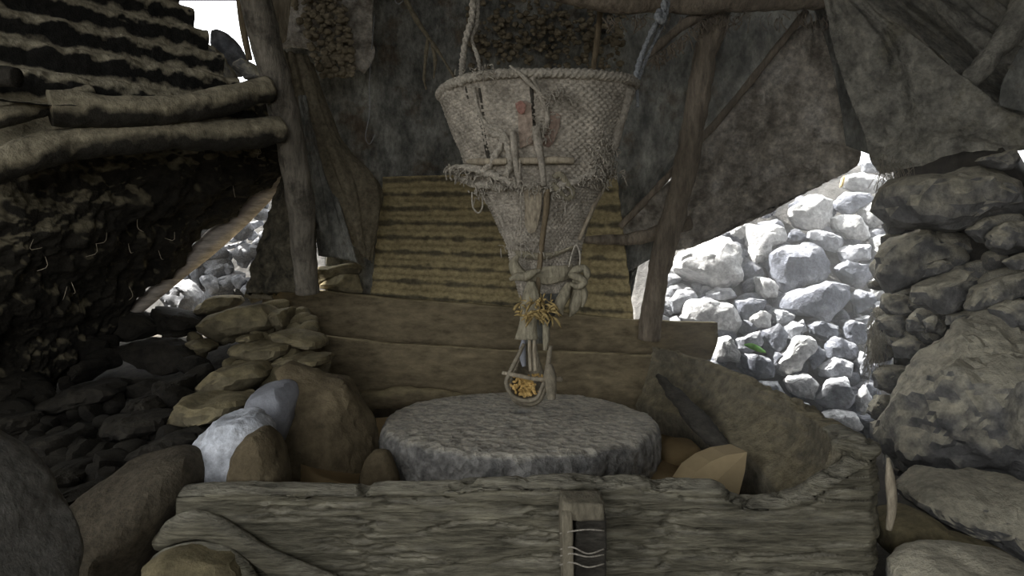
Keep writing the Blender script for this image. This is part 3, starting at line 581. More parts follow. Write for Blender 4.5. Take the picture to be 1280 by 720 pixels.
# ragged left end
G[:, :, 0] += (np.exp(-s / .05)[:, None]) * (0.015 * fbm(G * [0, 5, 14], 3))
# left end slants outward towards the ground
G[:, :, 0] -= np.exp(-s / .12)[:, None] * np.clip(.40 - G[..., 2], 0, 1) * .30
f = gridfaces(nS, nr, cv=True, flip=True).tolist(); f += [list(range(nr)), [(nS - 1) * nr + k for k in range(nr)][::-1]]
trough = empty('mill_trough', (0.1, 1.65, zb), 'long weathered hollow-log trough curving around the millstone', 'trough')
tb = mk('trough_body', G.reshape(-1, 3), f, M['trough'], parent=trough)
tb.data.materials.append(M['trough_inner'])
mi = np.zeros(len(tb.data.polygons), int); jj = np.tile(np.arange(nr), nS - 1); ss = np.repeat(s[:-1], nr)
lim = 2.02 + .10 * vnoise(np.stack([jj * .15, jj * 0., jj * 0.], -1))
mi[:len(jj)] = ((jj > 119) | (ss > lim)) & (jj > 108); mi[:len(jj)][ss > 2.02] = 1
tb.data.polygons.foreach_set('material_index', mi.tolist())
# block stub on the front, with its string
blk = mk('wooden_block', *join([box_vf(P(727, 631, 1.545), (.049, .05, .020), 0.0, .12, 4, .004, 1), box_vf(P(708, 680, 1.535), (.013, .05, .095), .03, .1, 4, .003, 2)]), M['block'], parent=trough)
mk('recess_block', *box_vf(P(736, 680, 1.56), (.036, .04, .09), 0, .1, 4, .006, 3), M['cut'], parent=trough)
vf = [tube_vf([P(700, y + 3, 1.50), P(715, y, 1.483), P(735, y + dy, 1.485), P(755, y + dy * .3, 1.50)], .0018, n=20, seg=5) for y, dy in ((684, 8), (692, 4), (703, 6), (664, -2))]
mk('string', *join(vf), M['rope'], parent=trough, kind='stuff')
tube('stick', [P(1110,572,1.62), P(1113,600,1.61), P(1115,630,1.615), P(1111,662,1.62)], [.004,.011,.012,.007], M['stick'], parent=trough, amp=.003, n=30)
# twisted root at the lower left of the trough
tube('tree_root', [P(200,680,1.60), P(222,662,1.58), P(250,657,1.575), P(285,668,1.57), P(318,688,1.565), P(352,708,1.56), P(420,735,1.55)], [.022,.030,.030,.028,.026,.026,.024], M['trough'], parent=trough, seg=24, n=90, amp=.012, freq=24, along=.35)
tube('tree_root', [P(186,735,1.58), P(196,708,1.57), P(214,694,1.56), P(250,688,1.55), P(282,696,1.54), P(305,718,1.53), P(320,760,1.52)], [.018,.022,.022,.022,.022,.022,.024], M['trough'], parent=trough, seg=24, n=90, amp=.010, freq=24, along=.35)

# planks behind the stone
def plank(name, top, bot, dd, th_, label, m=M['plank'], seed=0, amp=.008):
    G = net([[(x, y, dd) for x, y in top], [(x, (y + y2) / 2, dd - .01) for (x, y), (_, y2) in zip(top, bot)], [(x, y, dd) for x, y in bot]], 30, 110)
    n_ = np.array([0, -1, 0]); q = G * [2.2, 2, 16] + seed
    G = G + n_ * (amp * fbm(q, 4))[..., None]; G[0, :, 2] += .006 * fbm(np.stack([G[0, :, 0] * 9, G[0, :, 0] * 0, G[0, :, 0] * 0], -1), 3)
    V, f, _ = solid(G, th_, (0, 1, 0)); return mk(name, V, f, m, label=label, cat='plank')
plank('plank', [(328,366),(400,364),(500,373),(640,384),(760,397),(897,404)], [(328,430),(400,450),(500,460),(640,468),(760,470),(889,449)], 3.12, .06, 'upper rear plank running behind the millstone under the metal sheet', seed=3)
plank('plank', [(404,420),(480,428),(560,433),(640,438),(740,441),(822,444)], [(440,490),(500,500),(560,494),(640,505),(740,512),(830,540)], 2.93, .05, 'lower rear plank with floury ledge directly behind the millstone', seed=9, amp=.012)
tube('log', [P(450,500,2.86), P(500,497,2.85), P(550,498,2.86), P(600,505,2.88)], [.035,.045,.04,.03], M['plank'], n=30, seg=16, amp=.01, label='short floury log under the lower rear plank, left of the millstone', cat='log')
tube('wood_splinter', [P(822,470,2.70), P(850,500,2.5), P(885,540,2.28), P(915,572,2.15)], [.012,.03,.035,.015], M['cut'], n=40, seg=14, amp=.014, label='dark torn strip of wood along the inner right side of the trough', cat='wood')

# ------------------------------------------------------------------ corrugated sheets
def corrug(name, c4, n, m, nu, nv, amp, label, lump=0.004, th_=.004):
    # c4: top-left, top-right, bottom-left, bottom-right (px,py,d); ribs run left-right
    A = np.array([P(*c) for c in c4]); u = np.linspace(0, 1, nu)[:, None, None]; v = np.linspace(0, 1, nv)[None, :, None]
    G = (1 - u) * ((1 - v) * A[0] + v * A[1]) + u * ((1 - v) * A[2] + v * A[3]); nn = gnorm(G)
    if (nn * (np.array([0, 0, CZ]) - G)).sum(-1).mean() < 0: nn = -nn
    ph = np.cos(2 * math.pi * n * u[..., 0] + 0 * v[..., 0]); fl = np.sign(ph) * np.abs(ph) ** .8
    d = amp * fl + lump * fbm(G * 20, 4) * (1 + 1.2 * np.clip(ph, 0, 1)) + .006 * fbm(G * 3, 2)
    G = G + nn * d[..., None]; V, f, _ = solid(G, th_); return mk(name, V, f, m, label=label, cat='metal sheet')
corrug('corrugated_sheet', [(-110,-170,2.05),(186,-60,2.75),(-110,120,1.68),(335,170,2.42)], 8.0, M['roof'], 300, 220, .026, 'dust-caked corrugated sheet in the upper left above the two logs', lump=.008)
corrug('corrugated_sheet', [(479,222,3.30),(770,212,3.30),(460,400,3.17),(796,430,3.17)], 10.0, M['sheet'], 220, 200, .008, 'floury corrugated metal sheet standing behind the basket', lump=.004)

# ------------------------------------------------------------------ logs and posts at left
def log(C, R, label, m=M['log'], **kw): return tube('log', C, R, m, label=label, cat='log', **kw)
log([P(62,136,1.93), P(110,137,1.99), P(180,140,2.08), P(250,132,2.2), P(335,112,2.42)], [.052,.050,.044,.046,.045], 'upper dusty log lying under the corrugated sheet, rounded left end', seg=32, n=110, amp=.012, freq=14)
log([P(-80,222,1.72), P(0,205,1.85), P(90,180,2.0), P(180,170,2.12), P(260,170,2.25), P(350,163,2.45)], [.05,.046,.05,.05,.048,.046], 'lower long dusty log resting on the dark earth bank', seg=32, n=130, amp=.014, freq=14)
log([P(-90,160,1.78), P(0,147,1.85), P(60,132,1.95), P(115,112,2.03)], [.03,.028,.026,.018], 'thin dusty log at the left edge behind the upper log', seg=20, n=60, amp=.010)
log([P(-60,98,1.72), P(-10,95,1.72), P(22,97,1.72)], [.026,.027,.024], 'short dark log end poking in at the left edge', m=M['darkstone'], seg=20, n=24, amp=.004)
patch('dirt_ledge', [[(-120,90,1.98),(0,95,2.05),(60,100,2.12),(120,118,2.2)], [(-120,205,1.80),(0,180,1.90),(60,172,1.99),(140,168,2.1)], [(-120,235,1.82),(0,215,1.92),(60,200,2.0),(140,186,2.14)]], M['log'], th=.05, nu=30, nv=60, amp=.02, freq=10, label='crumbly dusty dirt ledge between the two logs at the left edge', cat='dirt')
log([P(120,440,2.75), P(155,402,2.80), P(215,346,2.95), P(285,285,3.1), P(358,212,3.25)], [.010,.022,.036,.048,.046], 'pale sunlit pole slanting along the lower edge of the dark bank', m=M['paleplank'], seg=20, n=60, amp=.008, freq=18, along=.3)
tube('wooden_post', [P(312,-40,2.42), P(326,30,2.44), P(345,100,2.48), P(363,175,2.52), P(375,250,2.56), P(379,310,2.6), P(384,366,2.64)], [.052,.054,.053,.052,.050,.045,.044], M['post'], seg=28, n=110, amp=.008, freq=16, label='thick leaning wooden post left of the hanging grey tarpaulin', cat='post')
tube('thin_pole', [P(296,-30,2.62), P(303,30,2.64), P(312,75,2.66)], [.012,.013,.012], M['darkstick'], n=20, label='thin brown pole beside the top of the leaning post', cat='pole')
patch('torn_cloth', [[(338,-10,2.75),(352,-12,2.8),(366,-10,2.85)], [(342,20,2.75),(352,24,2.8),(362,20,2.85)], [(350,52,2.75),(354,54,2.78),(358,50,2.8)]], M['stick'], nu=20, nv=16, amp=.006, label='pale strip of cloth right of the leaning post top', cat='cloth')
patch('shaggy_sacking', [[(350,215,2.86),(366,205,2.84),(382,205,2.84),(392,215,2.86)], [(330,272,2.88),(354,262,2.82),(376,262,2.82),(394,272,2.86)], [(318,320,2.9),(345,318,2.82),(372,320,2.8),(398,325,2.85)], [(302,366,2.92),(335,365,2.84),(368,366,2.8),(396,366,2.84)]], M['shag'], th=.03, nu=60, nv=50, amp=.035, freq=14, ridge=.02, label='dark shaggy sacking hanging around the foot of the leaning post', cat='sacking')
patch('sacking_edge', [[(352,222,2.96),(358,222,2.95)], [(332,280,2.96),(340,282,2.95)], [(318,330,2.96),(332,334,2.95)], [(304,372,2.96),(340,375,2.95)]], M['sacking'], th=.02, nu=30, nv=10, amp=.01, label='tan strip of cloth on the left edge of the shaggy sacking', cat='sacking')
rock('stone', [(232,52),(250,44),(272,60),(290,85),(300,112),(270,112),(245,84)], 2.85, M['wallstone'], seed=340, th=.06, label='dusty stone at the sky gap beside the end of the corrugated sheet', cat='stone')
rock('stone', [(268,38),(284,42),(302,58),(310,80),(296,98),(282,84),(268,64)], 2.95, M['sunstone'], seed=330, th=.08, label='daylit stone jammed in the gap above the upper log', cat='stone')
rock('stone', [(290,84),(306,74),(326,86),(330,100),(308,100)], 2.7, M['wallstone'], seed=331, th=.06, label='darker stone wedged between upper log and leaning post', cat='stone')

# ------------------------------------------------------------------ hanging cloths
def folds(fq, am, sh=0.0, pw=1.0):
    def fn(nu, nv):
        u = np.linspace(0, 1, nu)[:, None]; v = np.linspace(0, 1, nv)[None]
        q = np.stack([(v + sh * u) * fq + 0 * u, u * 1.5 + 0 * v, 0 * u * v], -1); return am * fbm(q + fq, 3)
    return fn
tarp = patch('tarpaulin', [[(300,-60,3.4),(480,-60,3.5),(700,-60,3.55),(880,-60,3.55),(1120,-60,3.45)], [(320,80,3.4),(480,80,3.5),(700,80,3.55),(880,80,3.55),(1100,80,3.4)],
    [(400,240,3.42),(480,240,3.5),(700,240,3.52),(800,240,3.5),(850,200,3.45)], [(405,420,3.42),(500,430,3.45),(640,440,3.45),(740,430,3.45),(780,400,3.42)]],
    M['tarp'], nu=130, nv=220, amp=.02, freq=5, ridge=.02, fn=folds(16, .05), label='big grey tarpaulin hanging as back wall behind the basket', cat='tarpaulin')
patch('cloth_drape', [[(350,66,2.9),(378,72,2.95),(400,80,3.1)], [(368,130,2.9),(400,145,2.92),(430,170,3.1)], [(390,200,2.92),(430,220,2.9),(480,232,3.1)], [(420,265,3.0),(445,280,2.96),(474,285,3.1)], [(436,300,3.1),(452,318,3.05),(468,330,3.12)]],
    M['sacking'], nu=60, nv=50, amp=.02, freq=6, fn=folds(6, .05), label='brown cloth draped diagonally between leaning post and metal sheet', cat='cloth')
patch('cloth_drape', [[(372,120,2.78),(378,120,2.8),(386,130,2.85)], [(382,190,2.8),(392,190,2.82),(405,205,2.9)], [(390,260,2.85),(408,262,2.88),(428,275,2.96)], [(398,320,2.95),(418,322,2.96),(446,328,3.02)]],
    M['tarp'], nu=50, nv=30, amp=.01, freq=6, fn=folds(5, .03), label='narrow dark cloth fold close behind the leaning post', cat='cloth')
patch('cloth_drape', [[(340,-60,3.2),(400,-60,3.22),(470,-60,3.26)], [(352,20,3.15),(400,30,3.2),(465,40,3.24)], [(350,45,3.12),(400,50,3.15),(468,70,3.22)], [(352,60,3.1),(400,64,3.12),(455,92,3.22)]],
    M['leather'], nu=60, nv=50, amp=.02, fn=folds(5, .03), label='brown stained cloth behind the crumbly mud clods', cat='cloth')
# crumbly clods
def clods(n, fx, label, seed=0):
    r_ = random.Random(seed); vf = []; D, f = ico(2)
    for k in range(n):
        px, py, d = fx(r_); s_ = r_.uniform(.007, .02); V = D * s_ * [1, .8, .8]; V = V * (1 + .25 * vnoise(D * 2 + k))[:, None] + P(px, py, d); vf.append((V, f))
    V, Fc = join(vf); return mk('mud_clods', V, Fc, M['crumb'], label=label, cat='clods', kind='stuff')
clods(330, lambda r: (lambda t: (390 + 34 * t + r.uniform(-1, 1) * (36 - 14 * t), -25 + 120 * t, 3.09 + r.uniform(-.02, .03)))(r.random() ** .9), 'crumbly mud clods hanging at the upper left of the tarpaulin', 1)
clods(420, lambda r: (r.uniform(585, 780), r.gauss(45, 26), 3.44 + r.uniform(-.03, .03)), 'dry clods and leaf litter caught above the basket', 2)
# hide-like sheets on the right
patch('stained_sheet', [[(975,60,3.15),(1000,35,3.1),(1035,18,3.05)], [(900,150,3.2),(975,120,3.15),(1052,95,3.05)], [(850,215,3.25),(955,185,3.2),(1068,165,3.08)], [(800,262,3.32),(930,235,3.25),(1075,195,3.12)], [(776,288,3.36),(905,276,3.3),(1055,216,3.16)], [(786,302,3.38),(850,312,3.34),(945,270,3.26)]],
    M['leather'], nu=140, nv=150, amp=.018, freq=8, ridge=.03, fn=folds(5, .03), label='stained brown sheet stretched from the roof beam down over the sunlit gap', cat='sheet')
patch('canvas_sheet', [[(1030,-14,2.75),(1050,-14,2.74),(1068,-6,2.72)], [(1045,60,2.78),(1100,50,2.74),(1150,50,2.7)], [(1062,120,2.8),(1130,115,2.74),(1205,98,2.68)], [(1080,165,2.82),(1155,165,2.74),(1262,140,2.6)], [(1088,200,2.85),(1170,190,2.76),(1330,160,2.5)], [(1100,217,2.86),(1190,200,2.76),(1350,180,2.5)]],
    M['canvas'], nu=140, nv=140, amp=.04, freq=6, ridge=.035, fn=folds(4, .05, .2), label='triangular dusty canvas sheet over the stone wall on the right', cat='sheet')
patch('canvas_flap', [[(1016,4,2.98),(1050,4,2.96)], [(1038,70,2.99),(1080,62,2.96)], [(1050,130,3.0),(1105,130,2.96)], [(1058,182,3.0),(1096,196,2.96)]], M['tarp'], nu=40, nv=12, amp=.012, label='narrow grey fold hanging at the left edge of the canvas sheet', cat='sheet')
patch('roof_cloth', [[(1040,-60,3.1),(1150,-60,3.0),(1260,-60,2.9),(1400,-60,2.7)], [(1080,20,3.12),(1160,20,3.0),(1250,20,2.88),(1400,20,2.66)], [(1110,90,3.14),(1180,90,3.02),(1250,90,2.86),(1400,80,2.62)], [(1170,150,3.14),(1210,150,3.02),(1240,150,2.86),(1400,170,2.6)]],
    M['canvas'], nu=90, nv=110, amp=.05, freq=5, ridge=.06, fn=folds(9, .16, -.9), label='crumpled dark cloth bunched in the upper right corner', cat='cloth')
tube('cloth_roll', [P(1292,-10,2.62), P(1255,50,2.66), P(1222,90,2.7), P(1200,120,2.74)], [.05,.045,.04,.03], M['canvas'], n=70, seg=20, amp=.02, freq=20, label='pale rolled cloth slanting down the upper right corner', cat='cloth')
patch('cloth_drape', [[(1275,60,2.5),(1330,60,2.45)], [(1254,100,2.52),(1320,100,2.45)], [(1248,132,2.54),(1320,150,2.45)]], M['tarp'], nu=24, nv=20, amp=.01, label='smooth grey cloth at the right edge above the canvas sheet', cat='cloth')

# ------------------------------------------------------------------ roof beam, posts, branches on the right
tube('roof_beam', [P(640,-34,2.62), P(700,-12,2.66), P(780,2,2.7), P(860,2,2.74), P(950,1,2.8), P(1045,-1,2.86)], [.04,.044,.046,.042,.040,.038], M['branch'], seg=24, n=110, amp=.014, freq=16, label='rough brown roof beam along the top edge of the picture', cat='beam')
tube('crooked_post', [P(908,-14,2.86), P(893,30,2.88), P(880,75,2.9), P(872,130,2.92), P(862,185,2.94), P(847,250,2.96), P(830,310,2.98), P(820,360,3.0), P(811,425,3.02)], [.05,.052,.05,.048,.05,.052,.050,.048,.046], M['branch'], seg=24, n=140, amp=.012, freq=18, label='crooked forked post standing left of the sunlit stones', cat='post')
tube('branch', [P(905,8,2.84), P(870,22,2.80), P(838,44,2.76), P(806,76,2.70)], [.026,.022,.018,.010], M['branch'], n=50, seg=12, amp=.010, label='short brown branch stub leaning off the roof beam', cat='branch')
tube('thin_pole', [P(1008,14,3.05), P(960,74,3.08), P(905,142,3.12), P(860,192,3.15), P(815,242,3.2), P(775,284,3.24)], [.016,.017,.016,.016,.015,.014], M['branch'], n=80, seg=12, amp=.004, label='thin slanting pole crossing behind the crooked post', cat='pole')
tube('branch', [P(705,298,3.06), P(750,300,3.08), P(800,297,3.1), P(835,285,3.1), P(862,278,3.12)], [.012,.022,.030,.034,.030], M['branch'], n=60, seg=16, amp=.012, label='horizontal branch butting against the crooked post', cat='branch')
tube('thin_pole', [P(752,0,2.9), P(747,45,2.92), P(740,96,2.96)], [.013,.013,.012], M['darkstick'], n=30, seg=10, amp=.003, label='thin reddish pole hanging vertically above the basket', cat='pole')
patch('fallen_cloth', [[(778,300,3.28),(800,296,3.28),(838,290,3.28)], [(780,318,3.28),(800,320,3.28),(832,312,3.28)], [(782,342,3.28),(790,338,3.28),(802,330,3.28)]], M['tarp'], nu=20, nv=24, amp=.01, label='dark cloth scrap under the horizontal branch', cat='cloth')
# ragged fibres under the beam and branches
vf = []
for k in range(170):
    if k < 110: px = random.choice([random.gauss(905, 14), random.uniform(745, 880), random.uniform(920, 1035)]); py = random.uniform(16, 24); d = 2.72 + (px - 700) * .0005
    else: px = random.uniform(812, 880); py = np.interp(px, [812, 880], [72, 22]) + 3; d = 2.70 + (px - 812) * .0016
    a = P(px, py, d); L_ = random.uniform(.02, .07)
    vf.append(tube_vf([a, a + [random.uniform(-.02, .02), -.01, -L_ * .5], a + [random.uniform(-.03, .03), -.005, -L_]], random.uniform(.001, .0035), n=6, seg=4))
mk('fibres', *join(vf), M['branch'], label='ragged bark fibres hanging below the roof beam', cat='fibres', kind='stuff')

# ------------------------------------------------------------------ hopper basket
YC = 2.32
def lv(py): return P(671, py, YC)[2]
LV = [(108, 671, 119, .25), (130, 672, 112, .235), (160, 673, 103, .215), (200, 675, 90, .19), (240, 678, 73, .16), (280, 680, 55, .125), (310, 681, 45, .10), (345, 682, 36, .085), (372, 682, 30, .07)]
LZ = np.array([lv(a[0]) for a in LV]); LX = np.array([(a[1] - 640) / F * YC for a in LV]); LA = np.array([a[2] / F * YC for a in LV]); LB = np.array([a[3] for a in LV])
nl, na = 320, 560
tt = np.linspace(0, 1, nl); Zs = LZ[0] + (LZ[-1] - LZ[0]) * tt
def prof(z): return np.interp(z, LZ[::-1], LX[::-1]), np.interp(z, LZ[::-1], LA[::-1]), np.interp(z, LZ[::-1], LB[::-1])
def rimshift(y, t): return 0.10 * (y - YC) * (1 - t)      # rim dips toward the viewer
def bsurf(ph, t, r=1.0):
    z = LZ[0] + (LZ[-1] - LZ[0]) * t; cx, a, b = prof(z)
    c, s_ = np.cos(ph), np.sin(ph); e = 0.80
    x = cx + a * r * np.sign(c) * np.abs(c) ** e; y = YC + b * r * np.sign(s_) * np.abs(s_) ** e
    sag = -np.where(c < 0, .035, .004) * (1 - t) * np.abs(c) ** 3
    return np.stack([x, y, z + rimshift(y, t) + sag], -1)
basket = empty('hopper_basket', (LX[-1], YC, LZ[-1]), 'cone-shaped wicker grain hopper hanging from ropes above the millstone', 'basket')
PH, TT = np.meshgrid(np.linspace(0, 2 * math.pi, na, endpoint=False), tt)
B0 = bsurf(PH, TT); out = B0 - np.stack([prof(B0[..., 2])[0], B0[..., 1] * 0 + YC, B0[..., 2]], -1); out /= np.linalg.norm(out, axis=-1, keepdims=True)
ku, kv = 70, 72
wv = np.sin(PH * ku) * np.sign(np.sin(TT * math.pi * kv)) * .5 + .5 * np.abs(np.sin(TT * math.pi * kv))
B1 = B0 + out * (.0052 * wv + .012 * fbm(B0 * 7, 3) + .006 * fbm(B0 * 26, 3))[..., None]
B2 = B0 - out * .010
V = np.concatenate([B1.reshape(-1, 3), B2.reshape(-1, 3)]); N_ = nl * na
f = gridfaces(nl, na, cv=True, flip=False).tolist() + gridfaces(nl, na, cv=True, off=N_, flip=True).tolist()
for j in range(na):
    k = (j + 1) % na; f.append([j, k, N_ + k, N_ + j][::-1]); f.append([(nl-1)*na + j, (nl-1)*na + k, N_ + (nl-1)*na + k, N_ + (nl-1)*na + j])
mk('basket_body', V, f, M['basket'], parent=basket)
ring = bsurf(np.linspace(0, 2 * math.pi, 121), np.zeros(121)); 
tube('rim', ring[:-1:2].tolist() + [ring[0].tolist()], .0135, M['rope'], parent=basket, n=900, seg=12, wrap=170, amp=.004, freq=50)
def BP(px, py, off=0.0):
    """point on the near face of the basket behind a pixel, moved off toward the viewer"""
    for d in np.arange(1.85, 2.6, .004):
        p = P(px, py, d); z = p[2] - rimshift(p[1], .3); cx, a, b = prof(min(max(z, LZ[-1]), LZ[0]))
        if (abs((p[0] - cx) / a)) ** 2.5 + (abs((p[1] - YC) / b)) ** 2.5 < 1: return P(px, py, d - off)
    return P(px, py, 2.26 - off)
def bt(name, pts, r, m, off=.012, **kw): return tube(name, [BP(x, y, off) for x, y in pts], r, m, parent=basket, **kw)
# open splits in the weave (dark withes), stakes
bt('withe', [(582,108),(588,130),(600,150),(607,185),(612,205)], .0045, M['cut'], off=.006, n=60, amp=.003)
bt('withe', [(599,110),(604,140),(607,170),(612,200)], .0045, M['cut'], off=.006, n=60, amp=.003)
bt('withe', [(664,108),(666,130),(668,160)], .006, M['cut'], off=.006, n=40, amp=.003)
bt('withe', [(592,108),(597,135),(608,155),(628,165),(637,180)], .006, M['rope'], off=.014, n=60, strands=3, twist=90)
bt('withe', [(665,96),(674,118),(684,140),(682,160),(672,172)], .008, M['basket'], off=.012, n=60, strands=3, twist=60)
# loose splint sticking up over the rim
bt('splint', [(637,82),(650,92),(664,106),(684,125)], [.003,.006,.006,.004], M['rope'], off=.02, n=30)
# braided rope on the left of the clamp
bt('braid', [(612,165),(628,172),(636,190),(636,212),(628,226)], .011, M['rope'], off=.016, n=90, strands=3, twist=70)
# side stakes
bt('side_stake', [(786,112),(778,140),(771,165),(765,190)], [.020,.020,.018,.016], M['basket'], off=.004, n=50, amp=.005, seg=12)
bt('side_stake', [(764,205),(755,232),(740,262),(724,300)], [.010,.009,.008,.007], M['stick'], off=.008, n=50, amp=.002)
bt('side_stake', [(560,125),(570,155),(580,190),(592,222)], [.007,.007,.007,.006], M['basket'], off=.006, n=50, amp=.002)
bt('side_stake', [(612,242),(625,270),(636,300),(641,318)], [.007,.008,.007,.006], M['basket'], off=.006, n=50, amp=.003)
# patches of faded red
def bpatch(name, rows, m, off=.010, th_=.004, **kw):
    C = np.array([[BP(x, y, off) for x, y in r] for r in rows]); A = crom(C, 24); A = np.swapaxes(crom(np.swapaxes(A, 0, 1), 20), 0, 1)
    A = A + np.array([0, -1, 0]) * (.003 * fbm(A * 30, 3))[..., None]
    V, f, _ = solid(A, th_); return mk(name, V, f, m, parent=basket, **kw)
bpatch('wooden_board', [[(647,128),(656,126),(664,130)], [(648,160),(657,160),(666,160)], [(650,186),(658,182),(666,180)]], M['board'], off=.016, label='flat wooden tongue faded pinkish brown')
bpatch('red_patch', [[(644,129),(651,126),(658,131)], [(645,135),(651,135),(657,136)], [(648,141),(652,143),(655,140)]], M['red'], off=.024, label='small red patch')
bpatch('red_patch', [[(684,142),(692,139),(701,144)], [(682,160),(690,160),(699,160)], [(678,182),(686,184),(692,178)]], M['redcloth'], off=.008, label='faded red stain on the weave')
# clamp: two uprights and two cross bars
bt('clamp_post', [(641,163),(643,185),(646,210),(650,228)], [.011,.012,.011,.009], M['basket'], off=.030, n=40, amp=.003)
bt('clamp_post', [(670,158),(673,180),(677,205),(680,232)], [.014,.014,.011,.009], M['basket'], off=.034, n=40, amp=.003)
bt('cross_bar', [(585,202),(600,202),(620,202),(634,201)], [.008,.011,.011,.010], M['stick'], off=.026, n=40, amp=.003)
bt('cross_bar', [(649,201),(670,201),(695,200),(717,201)], [.011,.011,.012,.010], M['stick'], off=.026, n=40, amp=.002)
bt('cord', [(650,200),(650,222),(651,250),(651,290),(652,330),(654,370)], .0022, M['rope'], off=.035, n=60, seg=6)
bpatch('leather_tongue', [[(654,232),(666,229),(677,232)], [(656,255),(666,255),(677,256)], [(656,278),(664,280),(674,275)], [(660,290),(664,292),(669,290)]], M['stick'], off=.022, label='pale rounded wooden tongue hanging on the front')
bt('guide_stick', [(684,236),(683,262),(679,290),(676,318),(673,350),(671,385)], [.011,.010,.009,.009,.009,.006], M['darkstick'], off=.028, n=60, amp=.002, label='brown slanting stick')
# rope girdle with frayed ends
bt('girdle_rope', [(558,212),(580,210),(604,214),(625,222),(648,232),(668,232)], [.010,.012,.014,.013,.010,.009], M['rope'], off=.022, n=140, strands=3, twist=60, amp=.004, seg=12)
bt('girdle_rope', [(572,222),(592,230),(612,232),(630,236)], [.009,.012,.013,.009], M['rope'], off=.018, n=100, strands=3, twist=60, amp=.004, seg=12)
bt('girdle_rope', [(690,238),(705,230),(722,226),(740,216),(756,206),(766,196)], [.008,.012,.012,.012,.014,.010], M['rope'], off=.018, n=140, strands=3, twist=60, amp=.004, seg=12)
bt('girdle_rope', [(628,176),(622,190),(612,206),(600,220)], [.006,.010,.012,.010], M['rope'], off=.024, n=80, strands=3, twist=60, seg=12)
bt('knot', [(692,222),(700,218),(708,228),(716,242),(708,248),(698,238),(690,230)], .010, M['rag'], off=.022, n=70, amp=.004)
bt('rope_loop', [(590,240),(591,258),(598,266),(603,258),(602,240)], .0028, M['rope'], off=.02, n=40)
def fray(name, spots, m, parent, L=(.02, .05), r=(.0008, .0022), face=BP):
    vf = []
    for px, py, sx, sy, n_ in spots:
        for k in range(n_):
            a = face(random.gauss(px, sx), random.gauss(py, sy), random.uniform(.012, .035)); l_ = random.uniform(*L); an = random.uniform(0, 6.28)
            b = a + np.array([math.cos(an) * l_ * .5, -random.uniform(0, .02), math.sin(an) * l_ * .4]); c = b + np.array([random.uniform(-.3, .3) * l_, random.uniform(-.01, .01), -l_ * random.uniform(.2, .7)])
            vf.append(tube_vf([a, b, c], random.uniform(*r), n=7, seg=4))
    mk(name, *join(vf), m, parent=parent, kind='stuff')
fray('frayed_fibres', [(757,195,7,11,110),(752,218,9,7,80),(735,228,8,5,26),(598,222,14,6,60),(575,213,9,3,36),(672,234,11,4,30),(702,243,7,8,26),(640,232,8,4,20),(608,240,8,6,16)], M['rope'], basket, r=(.0012, .0028), L=(.015, .042))
fray('loose_fibres', [(695,118,10,6,40),(678,165,6,7,24),(600,90,14,5,30),(700,265,4,16,20),(660,310,16,5,26)], M['rope'], basket, L=(.015, .04))
# cloth bands round the neck
def band(name, top, bot, m, off=.018):
    C = np.array([[BP(x, y, off) for x, y in top], [BP(x, (y + y2) / 2, off + .006) for (x, y), (_, y2) in zip(top, bot)], [BP(x, y, off) for x, y in bot]])
    A = crom(C, 14); A = np.swapaxes(crom(np.swapaxes(A, 0, 1), 50), 0, 1); A = A + np.array([0, -1, 0]) * (.005 * fbm(A * [12, 12, 70], 3))[..., None]
    V, f, _ = solid(A, .006); return mk(name, V, f, m, parent=basket)
band('cloth_band', [(638,313),(655,314),(675,316),(695,314),(718,306)], [(640,321),(655,322),(675,325),(695,320),(719,310)], M['rag'], .022)
band('cloth_band', [(656,342),(668,336),(685,333),(705,332),(716,330)], [(662,350),(672,353),(685,356),(702,352),(716,348)], M['rag'], .030)
def R_(name, pts, r, m, d=2.20, par=basket, **kw): return tube(name, [P(x, y, d + (dz[0] if dz else 0)) for x, y, *dz in pts], r, m, parent=par, **kw)
R_('cloth_knot', [(648,320),(643,328),(646,338),(656,346),(662,352)], [.008,.016,.020,.016,.008], M['rag'], n=50, amp=.008)
R_('cloth_knot', [(637,350),(646,346),(656,346),(668,340),(676,338)], [.008,.013,.014,.012,.006], M['rag'], d=2.18, n=50, amp=.007)
R_('cloth_knot', [(712,346),(720,338),(730,336),(734,344),(726,352),(716,350)], [.010,.014,.012,.012,.012,.010], M['rag'], d=2.2, n=60, amp=.006)
R_('cloth_knot', [(712,344),(720,346),(730,352),(722,358),(712,354)], [.010,.013,.012,.010,.008], M['rag'], d=2.18, n=50, amp=.006)
R_('tassel', [(712,354),(706,368),(700,382),(703,394)], [.010,.018,.018,.004], M['rag'], d=2.2, n=50, amp=.007, along=.25, freq=60)
R_('tassel', [(720,352),(722,368),(718,384),(712,396)], [.012,.020,.018,.004], M['rag'], d=2.22, n=50, amp=.007, along=.25, freq=60)
R_('tassel', [(728,354),(731,368),(728,384)], [.008,.012,.004], M['rag'], d=2.21, n=40, amp=.006, along=.25, freq=60)
R_('cord', [(711,334),(715,318),(720,306),(725,318),(724,336)], .003, M['rope'], n=40)
